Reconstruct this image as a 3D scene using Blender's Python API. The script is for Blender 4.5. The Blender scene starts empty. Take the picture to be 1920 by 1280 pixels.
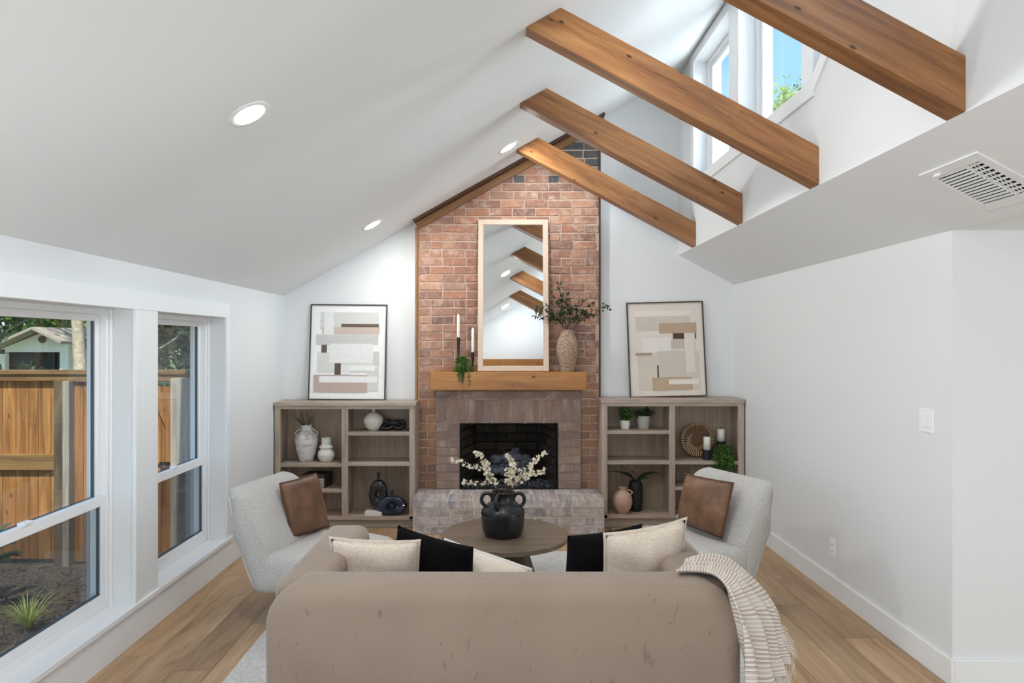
import bpy, bmesh, math, random
from mathutils import Vector, Matrix
random.seed(7)
PI = math.pi
S = bpy.context.scene
COL = S.collection
F = 1300.0; U0 = 940.0; V0 = 643.0; H = 1.6
# ------------------------------------------------------------------ camera, world, lights, exposure
cam = bpy.data.cameras.new('camera'); camo = bpy.data.objects.new('camera', cam); COL.objects.link(camo)
camo.location = (0, 0, H); camo.rotation_euler = (PI/2, 0, 0)
cam.sensor_width = 36; cam.lens = F/1920*36; cam.shift_x = 20/1920; cam.shift_y = 3/1920; cam.clip_start = .05; cam.clip_end = 300
S.camera = camo
S.view_settings.view_transform = 'Standard'; S.view_settings.look = 'None'
S.view_settings.gamma = 1; S.view_settings.use_curve_mapping = False
S.view_settings.exposure = 0.64
W = bpy.data.worlds.new('sky'); S.world = W; W.use_nodes = True
nt = W.node_tree; nt.nodes.clear()
tc = nt.nodes.new('ShaderNodeTexCoord'); sp = nt.nodes.new('ShaderNodeSeparateXYZ'); cr = nt.nodes.new('ShaderNodeValToRGB')
bg = nt.nodes.new('ShaderNodeBackground'); wo = nt.nodes.new('ShaderNodeOutputWorld')
nt.links.new(tc.outputs['Generated'], sp.inputs[0]); nt.links.new(sp.outputs['Z'], cr.inputs[0])
nt.links.new(cr.outputs[0], bg.inputs[0]); nt.links.new(bg.outputs[0], wo.inputs[0])
e = cr.color_ramp.elements
e[0].position = 0.0; e[0].color = (.80, .90, 1, 1); e[1].position = .55; e[1].color = (.15, .42, .86, 1)
m_ = e.new(.2); m_.color = (.36, .66, .97, 1)
bg.inputs[1].default_value = 1.0

def lamp(name, kind, loc, direction, energy, color=(1, 1, 1), size=1, size_y=None, angle=None, spread=None):
    l = bpy.data.lights.new(name, kind); o = bpy.data.objects.new(name, l); COL.objects.link(o)
    o.location = loc; o.rotation_euler = Vector(direction).to_track_quat('-Z', 'Y').to_euler()
    l.energy = energy; l.color = color
    if kind == 'AREA':
        l.shape = 'RECTANGLE' if size_y else 'SQUARE'; l.size = size
        if size_y: l.size_y = size_y
        if spread: l.spread = spread
    if angle is not None: l.angle = angle
    return o
lamp('sun', 'SUN', (0, 0, 12), (-.03, .50, -.86), 5.2, (1, .93, .82), angle=.02)
# fill lamps added out of view to brighten the room
lamp('rear_fill', 'AREA', (0.0, -2.85, 1.0), (0, 1, 0.4), 80, (.86, .94, 1), 3.6, 1.7)  # added fill; no glazing is built in the rear wall
lamp('kitchen_side_fill', 'AREA', (5.8, .4, 1.15), (-1, .1, .3), 44, (.86, .94, 1), 4.5, 1.7)  # added fill from the kitchen side, no window behind it
lamp('clerestory_daylight', 'AREA', (1.95, 4.72, 3.35), (-1, -.05, -.35), 14, (.94, .97, 1), 2.6, .9) if False else None
lamp('left_side_fill', 'AREA', (-2.32, 1.2, 1.0), (1, .5, .4), 12, (.86, .94, 1), 1.25, 1.5)  # added fill outside the left wall, lifting the right-hand ceiling
lamp('left_side_fill', 'AREA', (-2.32, -.7, 1.0), (1, 0, .55), 26, (.86, .94, 1), 1.25, 1.5)  # second added fill, further behind the camera
XD_ = 1.605
lamp('clerestory_outer_fill', 'AREA', (6.4, 3.2, 5.2), (-1, .25, -.30), 560, (.90, .96, 1), 5, 2.2)  # lamp added outdoors out of view to brighten the left ceiling slope
lamp('rear_clerestory_fill', 'AREA', (XD_+.19, 1.35, 3.44), (-1, 1.2, -.1), 3, (.86, .94, 1), 1.5, .95)  # added fill, set in an opening made to hold it

# ------------------------------------------------------------------ helpers
def lin(c):
    return tuple(((x/255)/12.92 if x/255 <= .04045 else ((x/255+.055)/1.055)**2.4) for x in c[:3]) + (1,)
def P(u, v, Y): return Vector(((u-U0)*Y/F, Y, H-(v-V0)*Y/F))
def link(o, parent=None):
    COL.objects.link(o)
    if parent is not None: o.parent = parent
    return o
def obj(name, bm, mat, parent=None, smooth=False, loc=None, bevel=0, recalc=True):
    if recalc: bmesh.ops.recalc_face_normals(bm, faces=bm.faces[:])
    me = bpy.data.meshes.new(name); bm.to_mesh(me); bm.free()
    if isinstance(mat, (list, tuple)):
        for m in mat: me.materials.append(m)
    else: me.materials.append(mat)
    if smooth:
        for p in me.polygons: p.use_smooth = True
    o = bpy.data.objects.new(name, me); link(o, parent)
    if loc is not None: o.location = loc
    if bevel:
        b = o.modifiers.new('bevel', 'BEVEL'); b.width = bevel; b.segments = 2; b.limit_method = 'ANGLE'
    return o
def thing(name, label, cat, loc=(0, 0, 0), rotz=0, group=None):
    o = bpy.data.objects.new(name, None); COL.objects.link(o); o.location = loc; o.rotation_euler = (0, 0, rotz)
    o.empty_display_size = .1
    return tag(o, label, cat, group)
def tag(o, label, cat, group=None):
    o['label'] = label; o['category'] = cat
    if group: o['group'] = group
    return o
def struct(name, bm, m, **k):
    o = obj(name, bm, m, **k); o['kind'] = 'structure'; return o
def struct_empty(name):
    o = bpy.data.objects.new(name, None); COL.objects.link(o); o['kind'] = 'structure'; return o
def bx(bm, x0, x1, y0, y1, z0, z1, M=None, mi=0):
    vs = [bm.verts.new(Vector(p)) for p in ((x0,y0,z0),(x1,y0,z0),(x1,y1,z0),(x0,y1,z0),(x0,y0,z1),(x1,y0,z1),(x1,y1,z1),(x0,y1,z1))]
    if M is not None:
        for v in vs: v.co = M @ v.co
    for f in ((3,2,1,0),(4,5,6,7),(0,1,5,4),(1,2,6,5),(2,3,7,6),(3,0,4,7)):
        bm.faces.new([vs[i] for i in f]).material_index = mi
    return vs
def box(x0, x1, y0, y1, z0, z1, M=None):
    bm = bmesh.new(); bx(bm, x0, x1, y0, y1, z0, z1, M); return bm
def prism(bm, pts, axis, a0, a1, mi=0):
    """polygon pts (2-D) extruded along axis: 'y' -> pts are (x,z); 'x' -> (y,z); 'z' -> (x,y)"""
    def mk(p, a): return {'y': (p[0], a, p[1]), 'x': (a, p[0], p[1]), 'z': (p[0], p[1], a)}[axis]
    A = [bm.verts.new(mk(p, a0)) for p in pts]; B = [bm.verts.new(mk(p, a1)) for p in pts]
    n = len(pts)
    fs = [bm.faces.new(A), bm.faces.new(B[::-1])]
    for i in range(n): fs.append(bm.faces.new((A[i], B[i], B[(i+1) % n], A[(i+1) % n])))
    for f in fs: f.material_index = mi
    return fs
def rbox(sx, sy, sz, r, seg=4, c=(0, 0, 0), M=None):
    """box with rounded edges"""
    bm = bmesh.new(); bx(bm, c[0]-sx/2, c[0]+sx/2, c[1]-sy/2, c[1]+sy/2, c[2]-sz/2, c[2]+sz/2)
    bmesh.ops.bevel(bm, geom=bm.edges[:], offset=r, segments=seg, profile=.5, affect='EDGES')
    if M is not None: bmesh.ops.transform(bm, matrix=M, verts=bm.verts[:])
    return bm
def lathe(bm, prof, n=32, c=(0, 0, 0), cap=True, mod=None):
    rings = []
    for r, z in prof:
        ring = []
        for i in range(n):
            a = 2*PI*i/n; rr = r*(mod(a, z) if mod else 1)
            ring.append(bm.verts.new((c[0]+rr*math.cos(a), c[1]+rr*math.sin(a), c[2]+z)))
        rings.append(ring)
    for a, b in zip(rings, rings[1:]):
        for i in range(n): bm.faces.new((a[i], a[(i+1) % n], b[(i+1) % n], b[i]))
    if cap:
        if prof[0][0] > 1e-5: bm.faces.new(rings[0][::-1])
        if prof[-1][0] > 1e-5: bm.faces.new(rings[-1])
    return bm
def smooth_prof(pts, k=4):
    out = []
    n = len(pts)
    for i in range(n-1):
        p0 = pts[max(i-1, 0)]; p1 = pts[i]; p2 = pts[i+1]; p3 = pts[min(i+2, n-1)]
        for j in range(k):
            t = j/k
            out.append(tuple(.5*((2*p1[q])+(-p0[q]+p2[q])*t+(2*p0[q]-5*p1[q]+4*p2[q]-p3[q])*t*t+(-p0[q]+3*p1[q]-3*p2[q]+p3[q])*t**3) for q in range(len(p1))))
    out.append(tuple(pts[-1])); return out
def tube(bm, pts, r, n=8, closed=False, flat=1.0):
    pts = [Vector(p) for p in pts]; N = len(pts); rings = []
    up = None
    for i, p in enumerate(pts):
        if closed: d = pts[(i+1) % N]-pts[i-1]
        else: d = pts[min(i+1, N-1)]-pts[max(i-1, 0)]
        if d.length < 1e-9: d = Vector((0, 0, 1))
        d.normalize()
        if up is None:
            up = Vector((0, 0, 1)) if abs(d.z) < .9 else Vector((1, 0, 0))
        a = up-d*up.dot(d)
        if a.length < 1e-4: a = d.orthogonal()
        a.normalize(); up = a; b = d.cross(a)
        rr = r[i] if isinstance(r, (list, tuple)) else r
        rings.append([bm.verts.new(p+(a*math.cos(2*PI*k/n)*flat+b*math.sin(2*PI*k/n))*rr) for k in range(n)])
    for i in range(N if closed else N-1):
        A, B = rings[i], rings[(i+1) % N]
        for k in range(n): bm.faces.new((A[k], A[(k+1) % n], B[(k+1) % n], B[k]))
    if not closed:
        bm.faces.new(rings[0][::-1]); bm.faces.new(rings[-1])
    return bm
def leaf(bm, p, d, L, w, nrm=None, fold=.15, mi=0):
    d = Vector(d).normalized()
    nrm = Vector(nrm) if nrm is not None else Vector((random.gauss(0, 1), random.gauss(0, 1), random.gauss(0, 1)+1))
    s = d.cross(nrm)
    if s.length < 1e-3: s = d.orthogonal()
    s.normalize(); n = s.cross(d)
    p = Vector(p)
    a = bm.verts.new(p); b = bm.verts.new(p+d*L*.45+s*w/2+n*w*fold); c = bm.verts.new(p+d*L); e_ = bm.verts.new(p+d*L*.45-s*w/2+n*w*fold)
    bm.faces.new((a, b, c)).material_index = mi; bm.faces.new((a, c, e_)).material_index = mi
def rdir(zb=0):
    while True:
        v = Vector((random.uniform(-1, 1), random.uniform(-1, 1), random.uniform(-1, 1)))
        if .05 < v.length < 1: 
            v.normalize(); v.z += zb; return v.normalized()

# ------------------------------------------------------------------ materials
def NM(name):
    m = bpy.data.materials.new(name); m.use_nodes = True; n = m.node_tree
    b = n.nodes['Principled BSDF']
    return m, n, b
def nd(n, t, **k):
    x = n.nodes.new(t)
    for a, v in k.items():
        if a.startswith('i_'):
            key = a[2:]; key = int(key) if key.isdigit() else key
            x.inputs[key].default_value = v
        else: setattr(x, a, v)
    return x
def ramp(n, fac, stops, interp='LINEAR'):
    r = n.nodes.new('ShaderNodeValToRGB'); r.color_ramp.interpolation = interp
    el = r.color_ramp.elements
    while len(el) < len(stops): el.new(.5)
    for q, (p, c) in zip(el, stops): q.position = p; q.color = c if len(c) == 4 else (*c, 1)
    n.links.new(fac, r.inputs[0]); return r.outputs[0]
def coords(n, scale=(1, 1, 1), kind='Object', rnd=0, rot=(0, 0, 0)):
    t = n.nodes.new('ShaderNodeTexCoord'); mp = n.nodes.new('ShaderNodeMapping'); mp.inputs['Scale'].default_value = scale; mp.inputs['Rotation'].default_value = rot
    src = t.outputs[kind]
    if rnd:
        oi = n.nodes.new('ShaderNodeObjectInfo'); ml = nd(n, 'ShaderNodeMath', operation='MULTIPLY', i_1=rnd); n.links.new(oi.outputs['Random'], ml.inputs[0])
        ad = nd(n, 'ShaderNodeVectorMath', operation='ADD'); n.links.new(src, ad.inputs[0]); n.links.new(ml.outputs[0], ad.inputs[1]); src = ad.outputs[0]
    n.links.new(src, mp.inputs[0]); return mp.outputs[0]
def noise(n, vec, scale, detail=4, rough=.55, dist=0):
    x = nd(n, 'ShaderNodeTexNoise'); x.inputs['Scale'].default_value = scale; x.inputs['Detail'].default_value = detail
    x.inputs['Roughness'].default_value = rough; x.inputs['Distortion'].default_value = dist
    n.links.new(vec, x.inputs['Vector']); return x.outputs['Fac']
def mix(n, fac, a, b, mode='MIX'):
    x = nd(n, 'ShaderNodeMix', data_type='RGBA', blend_type=mode)
    for s, v in ((0, fac), (6, a), (7, b)):
        if isinstance(v, (float, int)): x.inputs[s].default_value = v
        elif isinstance(v, tuple): x.inputs[s].default_value = v
        else: n.links.new(v, x.inputs[s])
    return x.outputs[2]
def bump(n, b, h, strength=.3, dist=.01):
    x = nd(n, 'ShaderNodeBump'); x.inputs['Strength'].default_value = strength; x.inputs['Distance'].default_value = dist
    n.links.new(h, x.inputs['Height']); n.links.new(x.outputs[0], b.inputs['Normal'])
def simple(name, c, rough=.5, metal=0, nscale=0, var=.12, bs=0, bd=.002, coat=0, sheen=0, emit=0):
    m, n, b = NM(name); c = lin(c)
    b.inputs['Roughness'].default_value = rough; b.inputs['Metallic'].default_value = metal
    if coat: b.inputs['Coat Weight'].default_value = coat
    if sheen: b.inputs['Sheen Weight'].default_value = sheen
    v = coords(n)
    f = noise(n, v, nscale or 8)
    col = ramp(n, f, [(.3, tuple(x*(1-var) for x in c[:3])), (.7, tuple(min(1, x*(1+var)) for x in c[:3]))])
    n.links.new(col, b.inputs['Base Color'])
    if bs: bump(n, b, noise(n, v, nscale or 8, 6), bs, bd)
    if emit:
        b.inputs['Emission Color'].default_value = (1, .97, .93, 1); b.inputs['Emission Strength'].default_value = emit
    return m
def wood(name, dark, mid, light, axis='x', rough=.5, scale=1.0, knots=0, bs=.12, rnd=7.3, var=.25, knot_col=(40, 22, 12)):
    m, n, b = NM(name)
    st = {'x': (.6, 7, 7), 'y': (7, .6, 7), 'z': (7, 7, .6)}[axis]
    st = tuple(s*scale for s in st)
    v = coords(n, st, rnd=rnd)
    g = noise(n, v, 2.2, 8, .62, .9)
    c = ramp(n, g, [(.28, lin(dark)), (.5, lin(mid)), (.72, lin(light))])
    st2 = {'x': (2, 60, 60), 'y': (60, 2, 60), 'z': (60, 60, 2)}[axis]
    fine = noise(n, coords(n, st2, rnd=rnd), 2, 3)
    c = mix(n, .35, c, ramp(n, fine, [(.35, (.35, .35, .35)), (.65, (1, 1, 1))]), 'MULTIPLY')
    if var:
        oi = n.nodes.new('ShaderNodeObjectInfo')
        c = mix(n, 1.0, c, ramp(n, oi.outputs['Random'], [(0, (1-var,)*3), (1, (1+var*.4,)*3)]), 'MULTIPLY')
    if knots:
        kst = {'x': (1, 2.2, 2.2), 'y': (2.2, 1, 2.2), 'z': (2.2, 2.2, 1)}[axis]
        vo = nd(n, 'ShaderNodeTexVoronoi'); vo.inputs['Scale'].default_value = knots
        n.links.new(coords(n, kst, rnd=rnd), vo.inputs['Vector'])
        k = ramp(n, vo.outputs['Distance'], [(.045, (1, 1, 1)), (.13, (0, 0, 0))])
        c = mix(n, k, c, lin(knot_col))
    n.links.new(c, b.inputs['Base Color']); b.inputs['Roughness'].default_value = rough
    bump(n, b, fine, bs, .002)
    return m
def brickmat(name, cols, smear, amount=.5, rough=.9):
    m, n, b = NM(name)
    oi = n.nodes.new('ShaderNodeObjectInfo')
    k = len(cols)
    c = ramp(n, oi.outputs['Random'], [(i/(k-1), lin(x)) for i, x in enumerate(cols)])
    v = coords(n, (1, 1, 1), rnd=31)
    c = mix(n, .5, c, ramp(n, noise(n, v, 22, 6, .6), [(.3, (.55, .52, .5)), (.7, (1.15, 1.1, 1.08))]), 'MULTIPLY')
    s = noise(n, v, 9, 8, .75)
    sm = ramp(n, s, [(.62-amount*.25, (0, 0, 0)), (.78-amount*.2, (1, 1, 1))])
    sf = mix(n, 1.0, sm, (.75, .75, .75, 1), 'MULTIPLY')
    c = mix(n, sf, c, lin(smear))
    n.links.new(c, b.inputs['Base Color']); b.inputs['Roughness'].default_value = rough
    bump(n, b, noise(n, v, 60, 6, .7), .55, .006)
    return m
def paint(name, c, rough=.6):
    m, n, b = NM(name); v = coords(n)
    b.inputs['Base Color'].default_value = lin(c); b.inputs['Roughness'].default_value = rough
    bump(n, b, noise(n, v, 90, 3), .06, .001); return m
def fabric(name, a, b_, scale=160, bs=.6, bd=.004, stretch=(1, 1, 1), sheen=.3, blotch=None):
    m, n, b = NM(name); v = coords(n, stretch)
    f = noise(n, v, scale, 5, .7)
    c = ramp(n, f, [(.35, lin(a)), (.65, lin(b_))])
    if blotch:
        c = mix(n, ramp(n, noise(n, coords(n), 5, 6, .7), [(.45, (0, 0, 0)), (.7, (.8, .8, .8))]), c, lin(blotch))
    n.links.new(c, b.inputs['Base Color']); b.inputs['Roughness'].default_value = .9
    b.inputs['Sheen Weight'].default_value = sheen
    bump(n, b, f, bs, bd); return m
def leafmat(name, a, b_, rough=.55):
    m, n, b = NM(name)
    g = n.nodes.new('ShaderNodeNewGeometry')
    c = ramp(n, g.outputs['Random Per Island'], [(0, lin(a)), (1, lin(b_))])
    n.links.new(c, b.inputs['Base Color']); b.inputs['Roughness'].default_value = rough
    tr = n.nodes.new('ShaderNodeBsdfTranslucent'); n.links.new(c, tr.inputs[0]); mx = n.nodes.new('ShaderNodeMixShader'); mx.inputs[0].default_value = .4
    out = n.nodes['Material Output']; n.links.new(b.outputs[0], mx.inputs[1]); n.links.new(tr.outputs[0], mx.inputs[2]); n.links.new(mx.outputs[0], out.inputs[0])
    return m

M = {}
M['wall'] = paint('white_wall_paint', (227, 229, 230))
M['ceil'] = paint('ceiling_paint', (236, 238, 239), .7)
M['trim'] = paint('white_trim_paint', (237, 239, 240), .35)
M['floor'] = None
def floor_mat():
    m, n, b = NM('oak_plank')
    v = coords(n, (4.5, .55, 4), rnd=23)
    g = noise(n, v, 1.6, 9, .62, 1.4)
    c = ramp(n, g, [(.25, lin((136, 104, 74))), (.4, lin((178, 144, 108))), (.58, lin((194, 162, 126))), (.78, lin((206, 177, 142)))])
    fine = noise(n, coords(n, (55, 1.6, 20), rnd=23), 2, 4)
    c = mix(n, .5, c, ramp(n, fine, [(.35, (.62, .58, .54)), (.62, (1, 1, 1))]), 'MULTIPLY')
    oi = n.nodes.new('ShaderNodeObjectInfo')
    c = mix(n, 1.0, c, ramp(n, oi.outputs['Random'], [(0, (.78, .76, .74)), (.5, (.95, .95, .95)), (1, (1.06, 1.05, 1.03))]), 'MULTIPLY')
    k = nd(n, 'ShaderNodeTexVoronoi'); k.inputs['Scale'].default_value = 1.3
    n.links.new(coords(n, (3, 1, 1), rnd=23), k.inputs['Vector'])
    c = mix(n, ramp(n, k.outputs['Distance'], [(.03, (.75, .75, .75)), (.16, (0, 0, 0))]), c, lin((98, 70, 48)))
    n.links.new(c, b.inputs['Base Color']); b.inputs['Roughness'].default_value = .42
    bump(n, b, fine, .1, .001); return m
M['plank'] = floor_mat()
M['subfloor'] = simple('dark_subfloor', (70, 52, 38), .8)
M['beam'] = wood('stained_cedar_beam', (106, 66, 36), (150, 100, 56), (174, 124, 76), 'x', .45, knots=6.5, var=.12)
M['beam_y'] = wood('stained_cedar_beam_lengthwise', (112, 62, 26), (158, 94, 42), (184, 118, 60), 'x', .45, knots=2.6, var=0)
M['darkwood'] = wood('dark_trim_and_board_shade', (52, 32, 20), (78, 50, 32), (98, 64, 42), 'x', .55)  # dark strip colour; on the ceiling board it paints underside shade
M['trimwood'] = wood('brown_cedar_trim', (108, 70, 38), (142, 98, 58), (164, 118, 74), 'x', .5, knots=2)
M['trimwood_z'] = wood('orange_cedar_strip', (128, 84, 40), (158, 108, 56), (178, 128, 74), 'z', .5)
M['mantel'] = wood('honey_cedar_mantel', (140, 88, 36), (172, 114, 52), (192, 134, 70), 'x', .42, scale=.8, knots=5.5, var=0)
M['cab_h'] = wood('greige_oak_horizontal', (160, 141, 126), (184, 166, 150), (200, 183, 168), 'x', .5, var=.06)
M['cab_v'] = wood('greige_oak_vertical', (160, 141, 126), (184, 166, 150), (200, 183, 168), 'z', .5, var=.06)
M['cab_back'] = wood('greige_oak_back_panel', (148, 128, 110), (170, 150, 131), (184, 164, 145), 'z', .55, var=.04)
M['table'] = wood('grey_brown_table_wood', (92, 78, 62), (118, 102, 84), (138, 122, 102), 'x', .45, var=0)
M['brick'] = brickmat('tan_red_brick', [(152, 112, 96), (178, 130, 106), (134, 102, 92), (190, 146, 120), (140, 108, 96), (172, 124, 100), (160, 132, 118)], (208, 184, 168), .5)
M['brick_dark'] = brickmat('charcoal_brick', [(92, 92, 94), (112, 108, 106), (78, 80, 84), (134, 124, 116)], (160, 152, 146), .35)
M['brick_low'] = brickmat('brown_brick', [(152, 116, 92), (164, 126, 100), (142, 110, 90), (170, 136, 112)], (186, 160, 140), .35)
M['brick_sur'] = brickmat('mauve_brown_brick', [(146, 124, 114), (158, 134, 122), (138, 118, 112), (166, 142, 124), (150, 124, 110)], (198, 186, 176), .45)
M['brick_hearth'] = brickmat('greyed_mauve_brick', [(176, 164, 162), (160, 150, 152), (184, 164, 156), (146, 140, 144), (188, 170, 160), (170, 146, 138)], (222, 214, 208), .75)
M['mortar'] = simple('pink_beige_mortar', (198, 173, 156), .95, nscale=40, var=.12, bs=.6, bd=.004)
M['mortar_sur'] = simple('worn_mortar', (172, 154, 142), .95, nscale=40, var=.2, bs=.6, bd=.004)
M['mortar_hearth'] = simple('pale_grey_mortar', (214, 207, 202), .95, nscale=40, var=.15, bs=.6, bd=.004)
M['soot'] = brickmat('sooty_firebrick', [(62, 54, 46), (78, 68, 56), (50, 46, 44), (70, 62, 54)], (96, 88, 76), .3)
M['soot_mortar'] = simple('sooty_mortar', (24, 22, 20), .95)
M['soot_metal'] = simple('black_iron', (22, 22, 24), .5, .6)
M['log'] = simple('charred_ceramic_log', (104, 106, 118), .9, nscale=25, var=.6, bs=1, bd=.02)
M['ember'] = simple('black_lava_gravel', (104, 106, 112), .85, nscale=60, var=.5)
M['white_fr'] = paint('white_vinyl', (240, 241, 242), .3)
M['black'] = simple('satin_black', (16, 16, 17), .4)
M['jar'] = simple('black_glazed_clay', (18, 20, 23), .36, nscale=6, var=.5, bs=.12, bd=.003, coat=.15)
M['blueblack'] = simple('blue_black_glaze', (14, 20, 32), .22, nscale=5, var=.5, coat=.5)
M['matteblack'] = simple('matte_navy_black', (24, 25, 32), .6, nscale=12, bs=.1)
M['white_cer'] = simple('white_ceramic', (226, 224, 218), .35, nscale=9, var=.03)
M['cream_cer'] = simple('cream_ceramic', (208, 203, 190), .45, nscale=7, var=.06)
M['grey_pot'] = simple('grey_cement_pot', (176, 170, 162), .8, nscale=40, var=.1, bs=.1)
M['tan_cer'] = simple('sand_pink_clay', (188, 156, 134), .6, nscale=8, var=.08)
M['wax'] = simple('white_wax', (238, 234, 224), .5, var=.02)
M['ppaint'] = None
def washed():
    m, n, b = NM('whitewashed_grey_ceramic'); v = coords(n, (1, 1, 2.6))
    c = ramp(n, noise(n, v, 9, 6, .7), [(.38, lin((222, 219, 216))), (.52, lin((208, 204, 202))), (.66, lin((150, 148, 150)))])
    n.links.new(c, b.inputs['Base Color']); b.inputs['Roughness'].default_value = .75; bump(n, b, noise(n, v, 30), .3, .003); return m
M['washed'] = washed()
def wicker():
    m, n, b = NM('pale_woven_rope'); v = coords(n)
    vo = nd(n, 'ShaderNodeTexVoronoi'); vo.inputs['Scale'].default_value = 95; n.links.new(v, vo.inputs['Vector'])
    c = ramp(n, vo.outputs['Distance'], [(.1, lin((202, 178, 156))), (.55, lin((166, 140, 118))), (.8, lin((122, 98, 80)))])
    n.links.new(c, b.inputs['Base Color']); b.inputs['Roughness'].default_value = .9
    bump(n, b, vo.outputs['Distance'], -1.0 if False else 1.0, -.006 if False else .006); return m
M['wicker'] = wicker()
M['boucle'] = fabric('ivory_boucle', (206, 201, 193), (240, 237, 232), 120, 1.0, .014)
M['piping'] = fabric('ivory_piping', (204, 198, 190), (222, 217, 210), 150, .4, .004)
M['cream_fab'] = fabric('oatmeal_chenille', (190, 172, 154), (218, 204, 188), 70, .8, .005, (1, 1, 4))
M['cream_flange'] = fabric('cream_linen', (208, 194, 178), (226, 214, 200), 120, .4, .003)
M['black_fab'] = fabric('black_plush', (3, 3, 4), (14, 14, 17), 90, 1.0, .008, sheen=0)
M['black_fab'].node_tree.nodes['Principled BSDF'].inputs['Specular IOR Level'].default_value = .1
M['rug'] = fabric('ivory_ribbed_rug', (196, 192, 186), (228, 225, 220), 60, 1.0, .01)
def velvet():
    m, n, b = NM('taupe_velvet'); v = coords(n)
    c = ramp(n, noise(n, v, 1.6, 3), [(.3, lin((131, 114, 99))), (.7, lin((148, 130, 114)))])
    mk = noise(n, coords(n, (7, 7, 3.2)), 2.1, 5, .6, 1.8)
    c = mix(n, ramp(n, mk, [(.63, (0, 0, 0)), (.70, (.7, .7, .7))]), c, lin((112, 86, 72)))
    n.links.new(c, b.inputs['Base Color']); b.inputs['Roughness'].default_value = .8
    b.inputs['Sheen Weight'].default_value = .3; b.inputs['Sheen Roughness'].default_value = .35
    bump(n, b, noise(n, v, 240, 2), .15, .001); return m
M['velvet'] = velvet()
def leather():
    m, n, b = NM('brown_distressed_leather'); v = coords(n, rnd=3)
    c = ramp(n, noise(n, v, 7, 7, .65), [(.3, lin((84, 58, 42))), (.5, lin((112, 78, 55))), (.7, lin((138, 102, 76)))])
    n.links.new(c, b.inputs['Base Color']); b.inputs['Roughness'].default_value = .48
    bump(n, b, noise(n, v, 10, 7, .6, .6), .5, .012); return m
M['leather'] = leather()
def stripes():
    m, n, b = NM('striped_woven_throw')
    t = n.nodes.new('ShaderNodeUVMap'); t.uv_map = 'UVMap'
    mp = n.nodes.new('ShaderNodeMapping'); mp.inputs['Scale'].default_value = (.07, 1, 1); n.links.new(t.outputs[0], mp.inputs[0])
    w = nd(n, 'ShaderNodeTexWave', wave_type='BANDS', bands_direction='Y'); w.inputs['Scale'].default_value = 14; w.inputs['Distortion'].default_value = .8; w.inputs['Detail'].default_value = 2; w.inputs['Detail Scale'].default_value = 6
    n.links.new(mp.outputs[0], w.inputs['Vector'])
    w2 = noise(n, mp.outputs[0], 14, 1)
    c = ramp(n, w.outputs['Fac'], [(.42, lin((218, 208, 198))), (.6, lin((132, 114, 102))), (.82, lin((180, 166, 154)))])
    c = mix(n, ramp(n, w2, [(.5, (0, 0, 0)), (.62, (.6, .6, .6))]), c, lin((212, 202, 192)))
    n.links.new(c, b.inputs['Base Color']); b.inputs['Roughness'].default_value = .95
    bump(n, b, w.outputs['Fac'], .25, .002); return m
M['throw'] = stripes()
def glass():
    m = bpy.data.materials.new('window_glass'); m.use_nodes = True; n = m.node_tree; n.nodes.clear()
    o = n.nodes.new('ShaderNodeOutputMaterial'); t = n.nodes.new('ShaderNodeBsdfTransparent'); g = n.nodes.new('ShaderNodeBsdfGlossy'); g.inputs['Roughness'].default_value = .0
    lw = n.nodes.new('ShaderNodeLayerWeight'); lw.inputs[0].default_value = .5; pw_ = nd(n, 'ShaderNodeMath', operation='POWER', i_1=5.0); f = nd(n, 'ShaderNodeMath', operation='MULTIPLY_ADD', i_1=.9, i_2=.025)
    n.links.new(lw.outputs['Facing'], pw_.inputs[0]); n.links.new(pw_.outputs[0], f.inputs[0]); mx = n.nodes.new('ShaderNodeMixShader')
    t.inputs[0].default_value = (.95, .97, .96, 1)
    n.links.new(f.outputs[0], mx.inputs[0]); n.links.new(t.outputs[0], mx.inputs[1]); n.links.new(g.outputs[0], mx.inputs[2]); n.links.new(mx.outputs[0], o.inputs[0]); return m
M['glass'] = glass()
def screenm():
    m = bpy.data.materials.new('insect_screen'); m.use_nodes = True; n = m.node_tree; n.nodes.clear()
    o = n.nodes.new('ShaderNodeOutputMaterial'); t = n.nodes.new('ShaderNodeBsdfTransparent'); g = n.nodes.new('ShaderNodeBsdfDiffuse'); g.inputs[0].default_value = (.10, .10, .10, 1)
    mx = n.nodes.new('ShaderNodeMixShader'); mx.inputs[0].default_value = .42
    n.links.new(t.outputs[0], mx.inputs[1]); n.links.new(g.outputs[0], mx.inputs[2]); n.links.new(mx.outputs[0], o.inputs[0]); return m
M['screen'] = screenm()
m, n, b = NM('mirror_glass'); b.inputs['Metallic'].default_value = 1; b.inputs['Roughness'].default_value = .01; b.inputs['Base Color'].default_value = (.86, .88, .88, 1); M['mirror'] = m
M['mframe'] = simple('pale_pink_stone_frame', (214, 192, 172), .55, nscale=60, var=.1)
M['lens'] = simple('led_lens', (255, 255, 250), .5, emit=26)
M['gasket'] = simple('dark_glazing_gasket', (70, 84, 96), .5)
M['leaf_dk'] = leafmat('dark_olive_leaf', (38, 58, 36), (84, 104, 62))
M['leaf_gr'] = leafmat('fresh_green_leaf', (52, 92, 38), (110, 148, 70))
M['leaf_lt'] = leafmat('sunny_leaf', (130, 160, 66), (220, 230, 140))
M['leaf_grey'] = leafmat('dull_green_leaf', (60, 76, 56), (110, 122, 92))
M['twig'] = simple('brown_twig', (78, 56, 42), .8)
M['petal'] = leafmat('ivory_petal', (226, 216, 194), (250, 244, 228))
M['fence'] = wood('golden_cedar_fence', (112, 70, 30), (152, 102, 50), (184, 134, 76), 'z', .7, knots=4.5, var=.25, knot_col=(84, 48, 24))
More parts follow.
